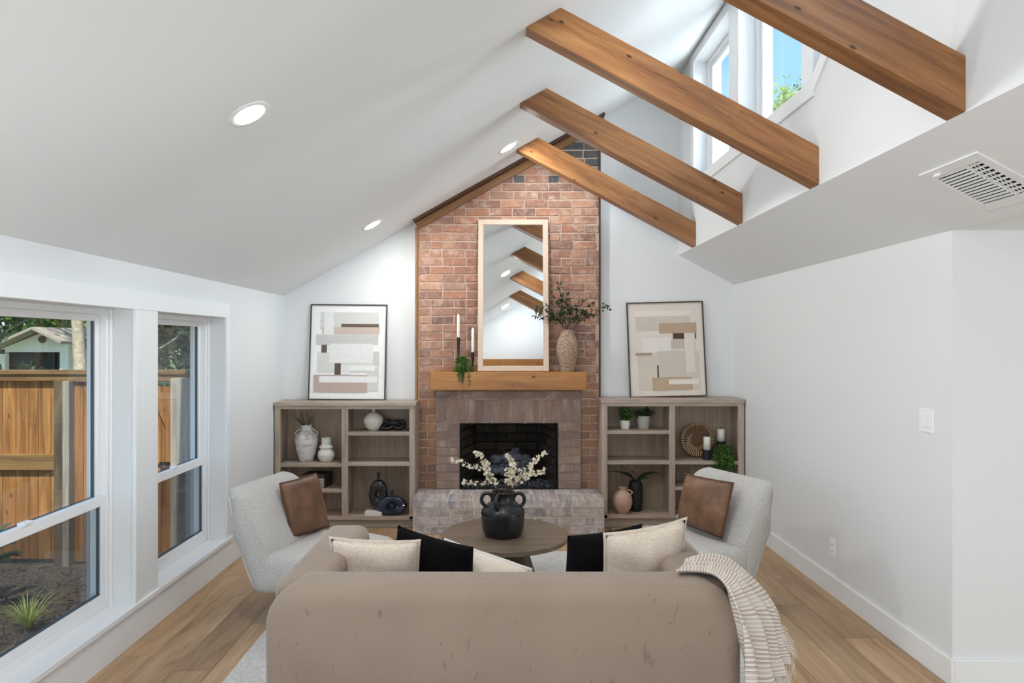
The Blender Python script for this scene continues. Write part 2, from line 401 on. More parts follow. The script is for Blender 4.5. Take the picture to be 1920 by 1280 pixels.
M['fence_h'] = wood('cedar_fence_rail', (96, 70, 40), (132, 100, 58), (160, 126, 80), 'x', .7, var=.2)
M['post'] = wood('weathered_post', (70, 56, 42), (98, 82, 62), (124, 106, 84), 'z', .8, var=.1)
M['greypost'] = wood('grey_weathered_board', (132, 124, 112), (158, 150, 138), (176, 168, 156), 'z', .8, var=.1)
M['mulch'] = simple('dark_mulch', (92, 78, 66), 1, nscale=22, var=.6, bs=1, bd=.05)
M['gravel'] = simple('grey_gravel', (110, 110, 112), 1, nscale=60, var=.6, bs=1, bd=.03)
M['paver'] = simple('beige_paver', (168, 148, 130), .9, nscale=30, var=.12, bs=.3)
M['bark'] = simple('pale_bark', (168, 152, 130), .95, nscale=12, var=.3, bs=.6, bd=.02)
M['shed'] = simple('cream_siding', (228, 222, 208), .7, nscale=3, var=.04)
M['shedroof'] = simple('grey_shingle', (150, 140, 128), .9, nscale=20, var=.15)
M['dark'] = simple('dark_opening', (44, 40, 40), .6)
M['ground'] = simple('lawn', (96, 110, 62), 1, nscale=9, var=.4)
M['plastic'] = paint('white_plastic', (243, 243, 243), .35)
M['ventwhite'] = paint('white_vent_metal', (236, 236, 236), .4)
M['ventdark'] = simple('vent_cavity', (22, 22, 22), .9)
M['knot'] = simple('black_resin', (20, 21, 26), .35, var=.2)
def ribmat():
    m, n, b = NM('blue_ribbed_glaze'); 
    b.inputs['Base Color'].default_value = lin((16, 28, 56)); b.inputs['Roughness'].default_value = .22; b.inputs['Coat Weight'].default_value = .4
    return m
M['ribbed'] = ribmat()
def zig():
    m, n, b = NM('inlaid_herringbone'); v = coords(n, (1, 1, 1))
    w = nd(n, 'ShaderNodeTexWave', wave_type='BANDS', bands_direction='DIAGONAL'); w.inputs['Scale'].default_value = 38; n.links.new(v, w.inputs['Vector'])
    ck = nd(n, 'ShaderNodeTexWave', wave_type='BANDS', bands_direction='X'); ck.inputs['Scale'].default_value = 22; n.links.new(v, ck.inputs['Vector'])
    s = nd(n, 'ShaderNodeMath', operation='SUBTRACT'); n.links.new(w.outputs['Fac'], s.inputs[0]); n.links.new(ck.outputs['Fac'], s.inputs[1])
    ab = nd(n, 'ShaderNodeMath', operation='ABSOLUTE'); n.links.new(s.outputs[0], ab.inputs[0])
    c = ramp(n, ab.outputs[0], [(.3, lin((58, 46, 38))), (.42, lin((214, 204, 190)))])
    n.links.new(c, b.inputs['Base Color']); b.inputs['Roughness'].default_value = .5; return m
M['zig'] = zig()
M['boxdark'] = simple('dark_box_wood', (56, 46, 40), .5)
M['book'] = simple('white_book_cover', (226, 218, 206), .6, var=.03)

# ------------------------------------------------------------------ room shell
XL, XR, YB, YR = -1.967, 2.108, 6.284, -3.0
XD = 1.605                      # clerestory wall
ZL = 2.025; SL = .56            # left slope
def zl(x): return ZL+SL*(x-XL)
ZS = 2.127; ZE = 2.398          # right wall top, inner edge of right slope
SR = (ZE-ZS)/(XR-XD)
def zr(x): return ZE+SR*(XD-x)
ZT = zl(XD)
YC = 3.24
# floor: dark base with planks as children
fl = struct('floor', box(XL-.1, 6.1, YR-.1, YB+.1, -.08, -.008), M['subfloor'])
random.seed(3)
pw, pl = .182, 1.22
variants = []
bmp = box(-pw/2+.0012, pw/2-.0012, -pl/2+.0012, pl/2-.0012, -.0075, 0)
pme = bpy.data.meshes.new('plank'); bmp.to_mesh(pme); bmp.free(); pme.materials.append(M['plank'])
ncol = int((XR+.0-XL)/pw)+1
def plank(x0, x1, y0, y1):
    o = bpy.data.objects.new('plank', pme); link(o, fl)
    o.location = ((x0+x1)/2, (y0+y1)/2, 0); o.scale = ((x1-x0)/pw, (y1-y0)/pl, 1)
for i in range(ncol):
    x0 = XL+i*pw; x1 = min(x0+pw, XR)
    if x1-x0 < .02: continue
    y = 1.4-random.uniform(0, pl)
    while y < YB:
        a = max(y, 1.4); b_ = min(y+pl, YB)
        if b_-a > .03: plank(x0, x1, a, b_)
        y += pl
# remainder behind the camera and to the right
plank(XL, XR, YR, 1.4) ; plank(XR, 6.0, YR, YC)

# left wall with window openings
OP = [(2.40, 3.69), (3.946, 4.918), (.55, 1.85), (-1.35, -.05)]
ZB_, ZTOP = .205, 1.78
def wall_with_openings(name, x0, x1, ya, yb, z0, z1, ops, za, zb, mat):
    bm = bmesh.new(); ys = ya
    for a, b in sorted(ops):
        bx(bm, x0, x1, ys, a, z0, z1); bx(bm, x0, x1, a, b, z0, za); bx(bm, x0, x1, a, b, zb, z1); ys = b
    bx(bm, x0, x1, ys, yb, z0, z1)
    return struct(name, bm, mat)
wall_with_openings('wall_left', XL-.24, XL, YR, YB+.3, -.3, ZL+.02, OP, ZB_, ZTOP, M['wall'])
# back wall (with the hole for the firebox behind the chimney)
bm = bmesh.new()
CX0, CX1 = -.752, .876
prism(bm, [(XL-.24, -.1), (CX0+.02, -.1), (CX0+.02, zl(CX0)+.1), (XL-.24, zl(XL-.24)+.1)], 'y', YB, YB+.2)
bx(bm, CX0+.02, -.40, YB, YB+.2, -.1, 1.0); bx(bm, .54, CX1-.02, YB, YB+.2, -.1, 1.0)
prism(bm, [(CX0+.02, 1.0), (CX1-.02, 1.0), (CX1-.02, zl(CX1)+.1), (CX0+.02, zl(CX0)+.1)], 'y', YB, YB+.2)
prism(bm, [(CX1-.02, -.1), (XR+.2, -.1), (XR+.2, ZS+.1), (XD+.3, ZT+.3), (CX1-.02, zl(CX1)+.1)], 'y', YB, YB+.2)
struct('wall_back', bm, M['wall'])
# right wall, return wall, rear and side walls
struct('wall_right', box(XR, XR+.2, YC+.2, YB+.2, -.1, ZS+.1), M['wall'])
struct('wall_return', box(XR, 6.2, YC, YC+.2, -.1, ZS+.1), M['wall']) if False else None
bm = box(XR, 6.2, YC, YC+.2, -.1, ZS+.1); struct('wall_corner', bm, M['wall'])
struct('wall_far_right', box(6.0, 6.2, YR, YC, -.1, ZS+.1), M['wall'])
bm = bmesh.new(); prism(bm, [(XL-.24, -.1), (6.2, -.1), (6.2, ZS+.1), (XD+.3, ZS+.1), (XD+.3, ZT+.2), (XL-.24, zl(XL-.24)+.05)], 'y', YR-.2, YR); struct('wall_rear', bm, M['wall'])
bm = bmesh.new(); prism(bm, [(XL, 2.33), (XR-.4, 2.33), (XD, ZE), (XD, ZT), (XL, ZL+.3)], 'y', .2, .4) if False else prism(bm, [(XL, 2.33), (XD, 2.33), (XD, zl(XD)), (XL+.55, zl(XL+.55))], 'y', .24, .4); struct('wall_gable', bm, M['wall'])
# ceilings
bm = bmesh.new(); prism(bm, [(XL-.5, zl(XL-.5)), (XD+.25, zl(XD+.25)), (XD+.25, zl(XD+.25)+.18), (XL-.5, zl(XL-.5)+.18)], 'y', YR-.2, YB+.4)
struct('ceiling', bm, M['ceil'])
bm = bmesh.new(); prism(bm, [(XD, ZE), (XR, ZS), (6.2, ZS), (6.2, ZS+.15), (XR+.1, ZS+.15), (XD+.35, ZE-.001)], 'y', YR, YB+.1)
struct('ceiling_right', bm, M['ceil'])
# clerestory wall with openings
C_OP = [(4.85, 5.75), (3.68, 4.66)]
zc0, zc1 = 2.95, 3.93
bm = bmesh.new()
ys = YB+.1; x0, x1 = XD, XD+.22
def seg(a, b, z0, z1): bx(bm, x0, x1, a, b, z0, z1)
seg(5.75, YB+.1, ZE, ZT+.12); seg(4.85, 5.75, ZE, zc0); seg(4.85, 5.75, zc1, ZT+.12)
seg(4.66, 4.85, ZE, ZT+.12); seg(3.68, 4.66, ZE, zc0); seg(3.68, 4.66, zc1, ZT+.12); seg(3.55, 3.68, ZE, ZT+.12)
# third window has a bottom that climbs towards the room's front
y3a, y3b = 3.55, 2.65; z3a, z3b = zc0+.02, zc0+.02+.75*(y3a-y3b)
prism(bm, [(y3a, ZE), (y3b, ZE), (y3b, z3b), (y3a, z3a)], 'x', x0, x1)
seg(y3b, y3a, zc1, ZT+.12); seg(2.15, y3b, ZE, ZT+.12); seg(.55, 2.15, ZE, zc0); seg(.55, 2.15, zc1, ZT+.12); seg(YR-.1, .55, ZE, ZT+.12)  # unseen front opening added to let the rear fill lamp in
struct('wall_clerestory', bm, M['wall'])

# ---- casings, sills, baseboards (left windows)
cas = struct_empty('trim_1')
t = .014
bm = bmesh.new()
for (a, b) in OP[:2]:
    pass
def casing(name, x0, x1, y0, y1, z0, z1): return obj(name, box(x0, x1, y0, y1, z0, z1), M['trim'], cas, bevel=.003)
casing('casing', XL, XL+t, 4.918, 4.99, ZB_-.0, ZTOP)
casing('casing', XL, XL+t, 3.69, 3.946, ZB_, ZTOP)
casing('head_casing', XL, XL+t+.002, 2.2, 4.99, ZTOP, ZTOP+.10)
casing('corner_bead', XL+t, XL+t+.006, 3.694, 3.712, ZB_, ZTOP)
casing('corner_bead', XL+t, XL+t+.006, 4.922, 4.94, ZB_, ZTOP)
casing('sill', XL-.112, XL+.028, 2.2, 5.03, ZB_-.024, ZB_+.004)
casing('apron', XL, XL+.012, 2.0, YB-.31, 0.0, ZB_-.028)
def window(name, a, b, n_):
    w = struct_empty(name)
    xf = XL-.111
    def fr(nm, bm, mat, par, **k): return obj(nm, bm, mat, par, **k)
    bm = bmesh.new(); z0, z1 = ZB_, ZTOP; fw = .045
    bx(bm, xf-.09, xf, a, a+fw, z0, z1); bx(bm, xf-.09, xf, b-fw, b, z0, z1); bx(bm, xf-.09, xf, a+fw, b-fw, z0, z0+.04); bx(bm, xf-.09, xf, a+fw, b-fw, z1-.03, z1)
    bx(bm, xf, xf+.012, b-.02, b, z0, z1)
    fr('window_frame', bm, M['white_fr'], w, bevel=.003)
    zm = .79
    # upper sash (further out)
    for nm, x0, x1, za, zb, sw in (('upper_sash', xf-.065, xf-.035, zm-.03, z1-.03, .035), ('lower_sash', xf-.033, xf-.003, z0+.04, zm+.012, .04)):
        bm = bmesh.new(); ya, yb = a+fw, b-fw
        top = .035 if nm == 'upper_sash' else .05
        bot = .03 if nm == 'upper_sash' else .045
        bx(bm, x0, x1, ya, ya+sw, za, zb); bx(bm, x0, x1, yb-sw, yb, za, zb); bx(bm, x0, x1, ya+sw, yb-sw, za, za+bot); bx(bm, x0, x1, ya+sw, yb-sw, zb-top, zb)
        s = fr(nm, bm, M['white_fr'], w, bevel=.002)
        xm = (x0+x1)/2
        obj('pane', box(xm-.002, xm+.002, ya+sw, yb-sw, za+bot, zb-top), M['glass'], s)
        bm = bmesh.new()
        bx(bm, xm-.004, xm+.008, yb-sw-.012, yb-sw-.002, za+bot, zb-top); bx(bm, xm-.004, xm+.008, ya+sw, yb-sw, za+bot, za+bot+.008)
        obj('gasket', bm, M['gasket'], s)
    obj('insect_screen', box(xf-.086, xf-.084, a+fw, b-fw, z0+.04, zm), M['screen'], w)
    obj('sash_lock', box(xf-.03, xf+.004, (a+b)/2-.03, (a+b)/2+.03, zm+.012, zm+.026), M['white_fr'], w, bevel=.003)
    return w
for i, (a, b) in enumerate(OP): window('window_%d' % (i+1), a, b, i)
# ---- clerestory windows
cc = struct_empty('trim_2')
def ccas(nm, y0, y1, z0, z1): return obj(nm, box(XD-.014, XD, y0, y1, z0, z1), M['trim'], cc, bevel=.002)
ccas('casing', 5.75, 5.84, zc0-.085, zc1+.08); ccas('casing', 4.66, 4.85, zc0, zc1); ccas('casing', 3.55, 3.68, zc0, zc1)
ccas('head_casing', 2.5, 5.75, zc1, zc1+.08)
ccas('sill_casing', 3.55, 5.75, zc0-.085, zc0)
bm = bmesh.new(); prism(bm, [(y3a, z3a-.09), (y3b, z3b-.09), (y3b, z3b), (y3a, z3a)], 'x', XD-.014, XD); obj('raking_casing', bm, M['trim'], cc)
def cwin(name, a, b, poly=None):
    w = struct_empty(name); xf = XD+.105
    pts = poly or [(a, zc0), (b, zc0), (b, zc1), (a, zc1)]
    c = (sum(p[0] for p in pts)/len(pts), sum(p[1] for p in pts)/len(pts))
    def inset(d):
        out = []; k = len(pts)
        for i in range(k):
            p0, p1, p2 = Vector(pts[i-1]), Vector(pts[i]), Vector(pts[(i+1) % k])
            e1 = (p1-p0).normalized(); e2 = (p2-p1).normalized()
            n1 = Vector((-e1.y, e1.x)); n2 = Vector((-e2.y, e2.x))
            if n1.dot(Vector(c)-p1) < 0: n1 = -n1
            if n2.dot(Vector(c)-p1) < 0: n2 = -n2
            q = n1+n2; q = q/(1+n1.dot(n2)); out.append(p1+q*d)
        return out
    for nm, d0, d1, xa, xb in (('window_frame', 0, .03, xf, xf+.09), ('sash', .03, .07, xf+.02, xf+.05)):
        A, B = inset(d0), inset(d1); bm = bmesh.new(); k = len(pts)
        r = [[bm.verts.new((x, p.x, p.y)) for p in L] for L, x in ((A, xa), (B, xa), (B, xb), (A, xb))]
        for i in range(k):
            j = (i+1) % k
            for q in range(4): bm.faces.new((r[q][i], r[q][j], r[(q+1) % 4][j], r[(q+1) % 4][i]))
        s = obj(nm, bm, M['white_fr'], w)
    bm = bmesh.new(); prism(bm, [tuple(p) for p in inset(.07)], 'x', xf+.033, xf+.037); obj('pane', bm, M['glass'], s)
cwin('window_5', 4.85, 5.75); cwin('window_6', 3.68, 4.66); cwin('window_7', 0, 0, [(y3a, z3a), (y3a, zc1), (y3b, zc1), (y3b, z3b)])
# baseboards
struct('baseboard_right', box(XR-.015, XR, YC-.015, YB-.31, 0, .125), M['trim'], bevel=.003)
struct('baseboard_corner', box(XR-.0, 6.0, YC-.015, YC, 0, .125), M['trim'], bevel=.003)

# ------------------------------------------------------------------ rafters
rafter_labels = {0: 'stained cedar rafter nearest the brick chimney, crossing in front of it', 1: 'stained cedar rafter second out from the brick chimney',
    2: 'stained cedar rafter third from the chimney, crossing below the clerestory windows', 3: 'broad stained cedar rafter nearest the viewer, cut off by the top edge'}
for i in range(5):
    Y = 5.716-1.107*i
    bm = bmesh.new(); th = .195
    def xi(dz): return (ZE+SR*XD+dz-(ZL-SL*XL))/(SL+SR)
    xa, xb = xi(0), xi(th)
    prism(bm, [(XD, ZE), (XD, ZE+th), (xb, zr(xb)+th), (xa, zr(xa))], 'y', 0, .105)
    # use a frame along the rafter so grain follows it
    ang = math.atan(SR); R = Matrix.Rotation(ang, 4, 'Y')
    o = obj('rafter', bm, M['beam'], loc=(0, Y, 0))
    Tm = Matrix.Rotation(ang, 4, 'Y')
    o.data.transform(Tm.inverted()); o.matrix_world = Matrix.Translation((0, Y, 0)) @ Tm
    b_ = o.modifiers.new('bevel', 'BEVEL'); b_.width = .004; b_.segments = 2
    tag(o, rafter_labels.get(i, 'stained cedar rafter nearest overhead, seen only in the mirror'), 'beam', 'cedar rafters')
# rear header beam (seen in the mirror)
tag(obj('header_beam', box(XL, XR, .36, .46, 2.08, 2.33), M['mantel']), 'long honey wood header beam reflected along the bottom of the mirror', 'beam')

# ------------------------------------------------------------------ recessed lights
CAN = 7.0
def canlight(x, y, label, watts=None):
    z = zl(x); ang = -math.atan(SL)
    t = thing('recessed_light', label, 'ceiling light', (x, y, z), 0, 'recessed ceiling lights')
    t.rotation_euler = (0, ang, 0)
    bm = bmesh.new(); lathe(bm, [(.066, 0), (.066, -.004), (.088, -.003), (.09, 0)], 32, cap=False); obj('trim_ring', bm, M['plastic'], t, True)
    bm = bmesh.new(); lathe(bm, [(.0001, -.003), (.066, -.003), (.066, -.001)], 32, cap=False); obj('lens', bm, M['lens'], t)
    ld = bpy.data.lights.new('led', 'AREA'); ld.shape = 'DISK'; ld.size = .13; ld.energy = watts or CAN; ld.color = (1, 1, .99)
    lo = bpy.data.objects.new('led', ld); link(lo, t); lo.location = (0, 0, -.012)
canlight(-1.04, 2.86, 'glowing round recessed light on the left slope nearest the viewer')
canlight(-1.035, 5.56, 'glowing round recessed light low on the slope, above the left artwork')
canlight(.055, 5.52, 'glowing round recessed light high on the slope, beside the chimney top trim')
canlight(.055, .84, 'recessed light high on the slope near the gable wall, only reflected', 1.2)
canlight(-1.04, .84, 'recessed light low on the slope near the gable wall', 1.2)
canlight(.055, 2.86, 'recessed light high on the slope above the frame')

# ------------------------------------------------------------------ air vent on right slope
def on_slope(u, v):
    a = (u-U0)/F; b = -(v-V0)/F   # X=aY, Z=H+bY ; Z = ZE+SR*(XD-X)
    Y = (ZE+SR*XD-H)/(b+SR*a); return Vector((a*Y, Y, H+b*Y))
c4 = [on_slope(1740, 339), on_slope(1855, 296), on_slope(1945, 348), on_slope(1839, 381)]
vc = sum(c4, Vector())/4
sx = ((c4[2]-c4[1]).length+(c4[3]-c4[0]).length)/2; sy = ((c4[1]-c4[0]).length+(c4[2]-c4[3]).length)/2
vt = thing('air_vent', 'white metal ceiling air vent with black slots on right slope', 'vent', vc)
vt.rotation_euler = (0, math.atan(SR), 0); vt.scale = (1, -1, 1)
vx, vy = .32, .36
bm = bmesh.new()
bx(bm, -vx/2, vx/2, -vy/2, -vy/2+.045, -.008, 0); bx(bm, -vx/2, vx/2, vy/2-.045, vy/2, -.008, 0); bx(bm, -vx/2, -vx/2+.045, -vy/2+.045, vy/2-.045, -.008, 0); bx(bm, vx/2-.045, vx/2, -vy/2+.045, vy/2-.045, -.008, 0)
bx(bm, -vx/2+.045, vx/2-.045, .048, .058, -.008, 0)
obj('vent_frame', bm, M['ventwhite'], vt, bevel=.002)
obj('cavity', box(-vx/2+.04, vx/2-.04, -vy/2+.04, vy/2-.04, -.0015, 0), M['ventdark'], vt)
for k in range(13):
    x = -vx/2+.052+k*.0175
    Mx = Matrix.Translation((x, 0, -.005)) @ Matrix.Rotation(.7, 4, 'Y')
    obj('louver', box(-.0045, .0045, -vy/2+.045, .048, -.0008, .0008, Mx), M['ventwhite'], vt)
for k in range(10):
    x = -vx/2+.055+k*.023
    obj('louver', box(-.004, .004, .058, vy/2-.045, -.0008, .0008, Matrix.Translation((x, 0, -.005)) @ Matrix.Rotation(.7, 4, 'Y')), M['ventwhite'], vt)
for k in range(3):
    y = .07+k*.018
    obj('crossbar', box(-vx/2+.045, vx/2-.045, y, y+.004, -.008, -.006), M['ventwhite'], vt)
obj('lever', box(-.004, .004, -.02, .02, -.02, -.006, Matrix.Translation((-vx/2+.03, -.09, 0))), M['ventwhite'], vt)

# ------------------------------------------------------------------ switch and outlet
sw = thing('light_switch', 'white double rocker light switch plate high on right wall', 'switch', (XR, 3.434, 1.217))
obj('plate', box(-.005, 0, -.058, .058, -.058, .058), M['plastic'], sw, bevel=.002)
for dy in (-.023, .023): obj('rocker', box(-.009, -.005, dy-.016, dy+.016, -.033, .033), M['plastic'], sw, bevel=.002)
ot = thing('power_outlet', 'white power outlet plate low on right wall above baseboard', 'outlet', (XR, 4.406, .30))
obj('plate', box(-.005, 0, -.036, .036, -.058, .058), M['plastic'], ot, bevel=.002)
for dz in (-.02, .02):
    s = obj('socket', box(-.008, -.005, -.016, .016, dz-.014, dz+.014), M['plastic'], ot, bevel=.002)
    bm = bmesh.new()
    for dy in (-.006, .006): bx(bm, -.0085, -.0079, dy-.001, dy+.001, dz-.005, dz+.005)
    obj('slot', bm, M['ventdark'], s)

# ------------------------------------------------------------------ chimney
YF = 6.22; YS = 6.195
px = lambda u, Y=YF: (u-U0)*Y/F
pz = lambda v, Y=YF: H-(v-V0)*Y/F
ch = thing('brick_chimney', 'tall brick chimney breast of tan and red bricks rising to the ceiling', 'chimney', (0, YF, 0))
OX0, OX1, OZ1 = px(862), px(1046), pz(792)
HZ = .295
bmc = bmesh.new()
cz = lambda x: zl(x)-.004
m_y0, m_y1 = .0065, YB-YF
SX0, SX1 = px(818), px(1089); SZ1 = pz(732)
prism(bmc, [(CX0, SZ1), (CX1, SZ1), (CX1, cz(CX1)), (CX0, cz(CX0))], 'y', m_y0, m_y1)
bx(bmc, CX0, SX0, m_y0, m_y1, 0, SZ1); bx(bmc, SX1, CX1, m_y0, m_y1, 0, SZ1)
obj('mortar', bmc, M['mortar'], ch)
CH = 15.55*YF/F; BL = 44.5*YF/F; MJ = .011
def jitter_box(w, d, h, seed, j=.0032):
    r = random.Random(seed); bm = bmesh.new(); bx(bm, -w/2, w/2, 0, d, -h/2, h/2)
    bmesh.ops.bevel(bm, geom=bm.edges[:], offset=.004, segments=1, affect='EDGES')
    for v in bm.verts: v.co += Vector((r.uniform(-j, j), r.uniform(-j, j)*.8, r.uniform(-j, j)))
    bmesh.ops.recalc_face_normals(bm, faces=bm.faces[:]); return bm
_cache = {}
def brickmesh(kind, mat):
    k = (kind, mat.name)
    if k not in _cache:
        bm = jitter_box(1 if False else .2, .03, .0635, hash(kind) % 1000)
        me = bpy.data.meshes.new('brick'); bm.to_mesh(me); bm.free(); me.materials.append(mat); _cache[k] = me
    return _cache[k]
def brick(parent, x0, x1, z0, z1, mat, yoff=0, d=None, i=0):
    o = bpy.data.objects.new('brick', brickmesh(i % 6, mat)); link(o, parent)
    o.location = ((x0+x1)/2, yoff+random.uniform(-.003, .0), (z0+z1)/2); o.scale = ((x1-x0)/.2, (d or .03)/.03, (z1-z0)/.0635)
    return o
random.seed(11)
TR = .075   # trim covers this much below the slope
def row_bricks(parent, xa, xb, z0, z1, off, mat, zlim=None):
    x = xa-off; k = 0
    while x < xb-.01:
        L = BL*random.choice([1, 1, 1, 1, .5, .97])
        a = max(x, xa); b = min(x+L, xb); x += L; k += 1
        if b-a < .03: continue
        mm = mat(.5*(a+b), z0) if callable(mat) else mat
        a += MJ/2; b -= MJ/2; zz0 = z0+MJ/2; zz1 = z1-MJ/2
        if zlim:
            la, lb = zlim(a), zlim(b)
            if lb <= zz0+.01: continue
            if la < zz1:
                # clip polygon against slope line
                pts = [(a, zz0)] if la > zz0 else []
                if la <= zz0:
                    xc = a+(zz0-la)/SL; pts = [(xc, zz0)]
                pts.append((b, zz0))
                if lb < zz1: pts.append((b, lb))
                else: pts += [(b, zz1), (a+(zz1-la)/SL, zz1)]
                if la > zz0: pts.append((a, la))
                if len(pts) >= 3:
                    bm = bmesh.new(); prism(bm, pts, 'y', 0, .02)
                    obj('brick', bm, mm, parent)
                continue
        brick(parent, a, b, zz0, zz1, mm, 0, i=random.randrange(6))
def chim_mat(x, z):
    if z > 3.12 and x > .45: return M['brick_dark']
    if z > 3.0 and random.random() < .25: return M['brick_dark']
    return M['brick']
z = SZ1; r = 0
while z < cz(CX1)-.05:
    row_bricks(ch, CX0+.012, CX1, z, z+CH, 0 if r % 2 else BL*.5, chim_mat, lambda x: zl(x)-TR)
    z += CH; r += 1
nrow = 12; hh = (SZ1-HZ)/nrow
for r in range(nrow):
    z = HZ+r*hh
    for a, b in ((CX0+.012, SX0), (SX1, CX1)):
        if r % 2: brick(ch, a+.004, b-.004, z+.005, z+hh-.005, M['brick_low'], i=r)
        else:
            mdl = (a+b)/2+random.uniform(-.01, .01)
            brick(ch, a+.004, mdl-.005, z+.005, z+hh-.005, M['brick_low'], i=r); brick(ch, mdl+.005, b-.004, z+.005, z+hh-.005, M['brick_low'], i=r+1)
print('chimney bricks', len([c for c in ch.children if c.name.startswith('brick')]))
# ---- surround
su = thing('fireplace_surround', 'mauve-brown brick fireplace surround with upright soldier bricks over opening', 'fireplace', (0, YS, 0))
bm = bmesh.new(); d1 = YB-YS+.0
bx(bm, SX0, OX0, .006, d1, 0, SZ1); bx(bm, OX1, SX1, .006, d1, 0, SZ1); bx(bm, OX0, OX1, .006, d1, OZ1, SZ1)
obj('mortar', bm, M['mortar_sur'], su)
zt = pz(747.5)
xs = [SX0]
while xs[-1] < SX1-.25: xs.append(xs[-1]+random.choice([.2, .23, .26]))
xs.append(SX1)
for a, b in zip(xs, xs[1:]): brick(su, a+.003, b-.003, zt+.003, SZ1-.002, M['brick_sur'])
ns = 15
for k in range(ns):
    a = SX0+(SX1-SX0)*k/ns; b = SX0+(SX1-SX0)*(k+1)/ns
    o = brick(su, a+.003, b-.003, OZ1+.002, zt-.003, M['brick_sur'], i=k)
for r in range(8):
    z0 = HZ+(OZ1-HZ)*r/8; z1 = HZ+(OZ1-HZ)*(r+1)/8
    for a, b in ((SX0, OX0), (OX1, SX1)):
        if r % 3 == 2:
            mdl = (a+b)/2; brick(su, a+.003, mdl-.003, z0+.003, z1-.003, M['brick_sur'], i=r); brick(su, mdl+.003, b-.003, z0+.003, z1-.003, M['brick_sur'], i=r)
        else: brick(su, a+.003, b-.003, z0+.003, z1-.003, M['brick_sur'], i=r)
# ---- firebox
fb = thing('firebox', 'sooty black firebox recess inside the brick surround', 'firebox', (0, YS, HZ))
bw = .0; fd = .62
bm = bmesh.new()
lx, rx, bxl, bxr, fh = OX0-.0, OX1+.0, OX0+.12, OX1-.12, OZ1-HZ
yb0 = .10
def quadbox(bm, a, b, th, z0, z1):
    a = Vector(a); b = Vector(b); d = (b-a).normalized(); nn = Vector((d.y, -d.x))*th
    prism(bm, [tuple(a), tuple(b), tuple(b+nn), tuple(a+nn)], 'z', z0, z1)
quadbox(bm, (lx, yb0), (bxl, fd), -.04, -.02, fh+.15); quadbox(bm, (rx, yb0), (bxr, fd), .04, -.02, fh+.15)
bx(bm, bxl-.05, bxr+.05, fd, fd+.05, -.02, fh+.15); bx(bm, lx-.05, rx+.05, yb0, fd+.05, fh+.15, fh+.2); bx(bm, lx, rx, .0, fd+.05, -.03, 0.0)
obj('firebox_lining', bm, M['soot_mortar'], fb)
bm = bmesh.new(); bx(bm, lx, lx+.012, 0.0, yb0, 0, fh); bx(bm, rx-.012, rx, 0.0, yb0, 0, fh); bx(bm, lx, rx, .01, yb0, fh-.012, fh)
obj('metal_lintel', bm, M['soot_metal'], fb)
nb = 7; 
for r in range(nb):
    z0 = r*fh/nb
    k = 0; x = bxl-(0 if r % 2 else .1)
    while x < bxr:
        a, b = max(x, bxl), min(x+.2, bxr); x += .2
        if b-a > .03: brick(fb, a+.004, b-.004, z0+.004, z0+fh/nb-.004, M['soot'], fd-.012)
for sgn, (A, B) in ((1, ((lx, yb0), (bxl, fd))), (-1, ((rx, yb0), (bxr, fd)))):
    A = Vector(A); B = Vector(B); L = (B-A).length; ang = math.atan2(B.y-A.y, B.x-A.x)
    for r in range(nb):
        s = 0 if r % 2 else -.1
        while s < L:
            a, b = max(s, 0), min(s+.2, L); s += .2
            if b-a < .03: continue
            o = brick(fb, 0, b-a-.008, r*fh/nb+.004, (r+1)*fh/nb-.004, M['soot'])
            c_ = A+(B-A)*((a+b)/2/L); nrm = Vector((B.y-A.y, -(B.x-A.x))).normalized()*sgn
            o.location = (c_.x+nrm.x*.01, c_.y+nrm.y*.01, (r+.5)*fh/nb); o.rotation_euler = (0, 0, ang if sgn > 0 else ang-PI)
random.seed(5)
gl = thing('gas_log_set', 'charred ceramic logs stacked on a black grate in the firebox', 'fire logs', (.06, YS+.33, HZ))
def logbm(p0, p1, r, seed):
    rr = random.Random(seed); p0 = Vector(p0); p1 = Vector(p1); bm = bmesh.new(); N = 12; pts = []; rad = []
    for i in range(N):
        t_ = i/(N-1); pts.append(p0.lerp(p1, t_)+Vector((0, rr.uniform(-.006, .006), rr.uniform(-.008, .008)))); rad.append(r*rr.uniform(.85, 1.12)*(.8 if i in (0, N-1) else 1))
    tube(bm, pts, rad, 12)
    for v in bm.verts: v.co += Vector((rr.uniform(-1, 1), rr.uniform(-1, 1), rr.uniform(-1, 1)))*.006
    return bm
for k, (a, b, r) in enumerate([((-.22, .05, .13), (.24, .06, .14), .05), ((-.2, -.07, .12), (.22, -.06, .11), .045), ((-.16, .0, .21), (.2, .03, .22), .042), ((-.06, -.05, .22), (.1, .07, .285), .03), ((.05, -.1, .17), (.26, .02, .2), .03)]):
    obj('log', logbm(a, b, r, k), M['log'], gl, True)
bm = bmesh.new()
for k in range(7): 
    x = -.24+k*.08; tube(bm, [(x, -.14, .11), (x, -.13, .055), (x, .12, .055), (x, .12, .1)], .006, 6)
tube(bm, [(-.26, -.1, .05), (.26, -.1, .05)], .007, 6); tube(bm, [(-.26, .1, .05), (.26, .1, .05)], .007, 6)
for x in (-.22, .22):
    for y in (-.1, .1): tube(bm, [(x, y, 0), (x, y, .05)], .007, 6)
obj('grate', bm, M['soot_metal'], gl)
bm = bmesh.new()
for k in range(1400):
    x = random.uniform(OX0+.03, OX1-.03); y = YS+random.uniform(.02, .34); zz = HZ+random.random()*(.055-.04*abs(x-.07)/.45)
    s = random.uniform(.005, .012); c_ = Vector((x, y, zz+s*.6))
    vs = [bm.verts.new(c_+rdir()*s) for _ in range(4)]
    for f in ((0, 1, 2), (0, 2, 3), (0, 3, 1), (1, 3, 2)): bm.faces.new([vs[i] for i in f])
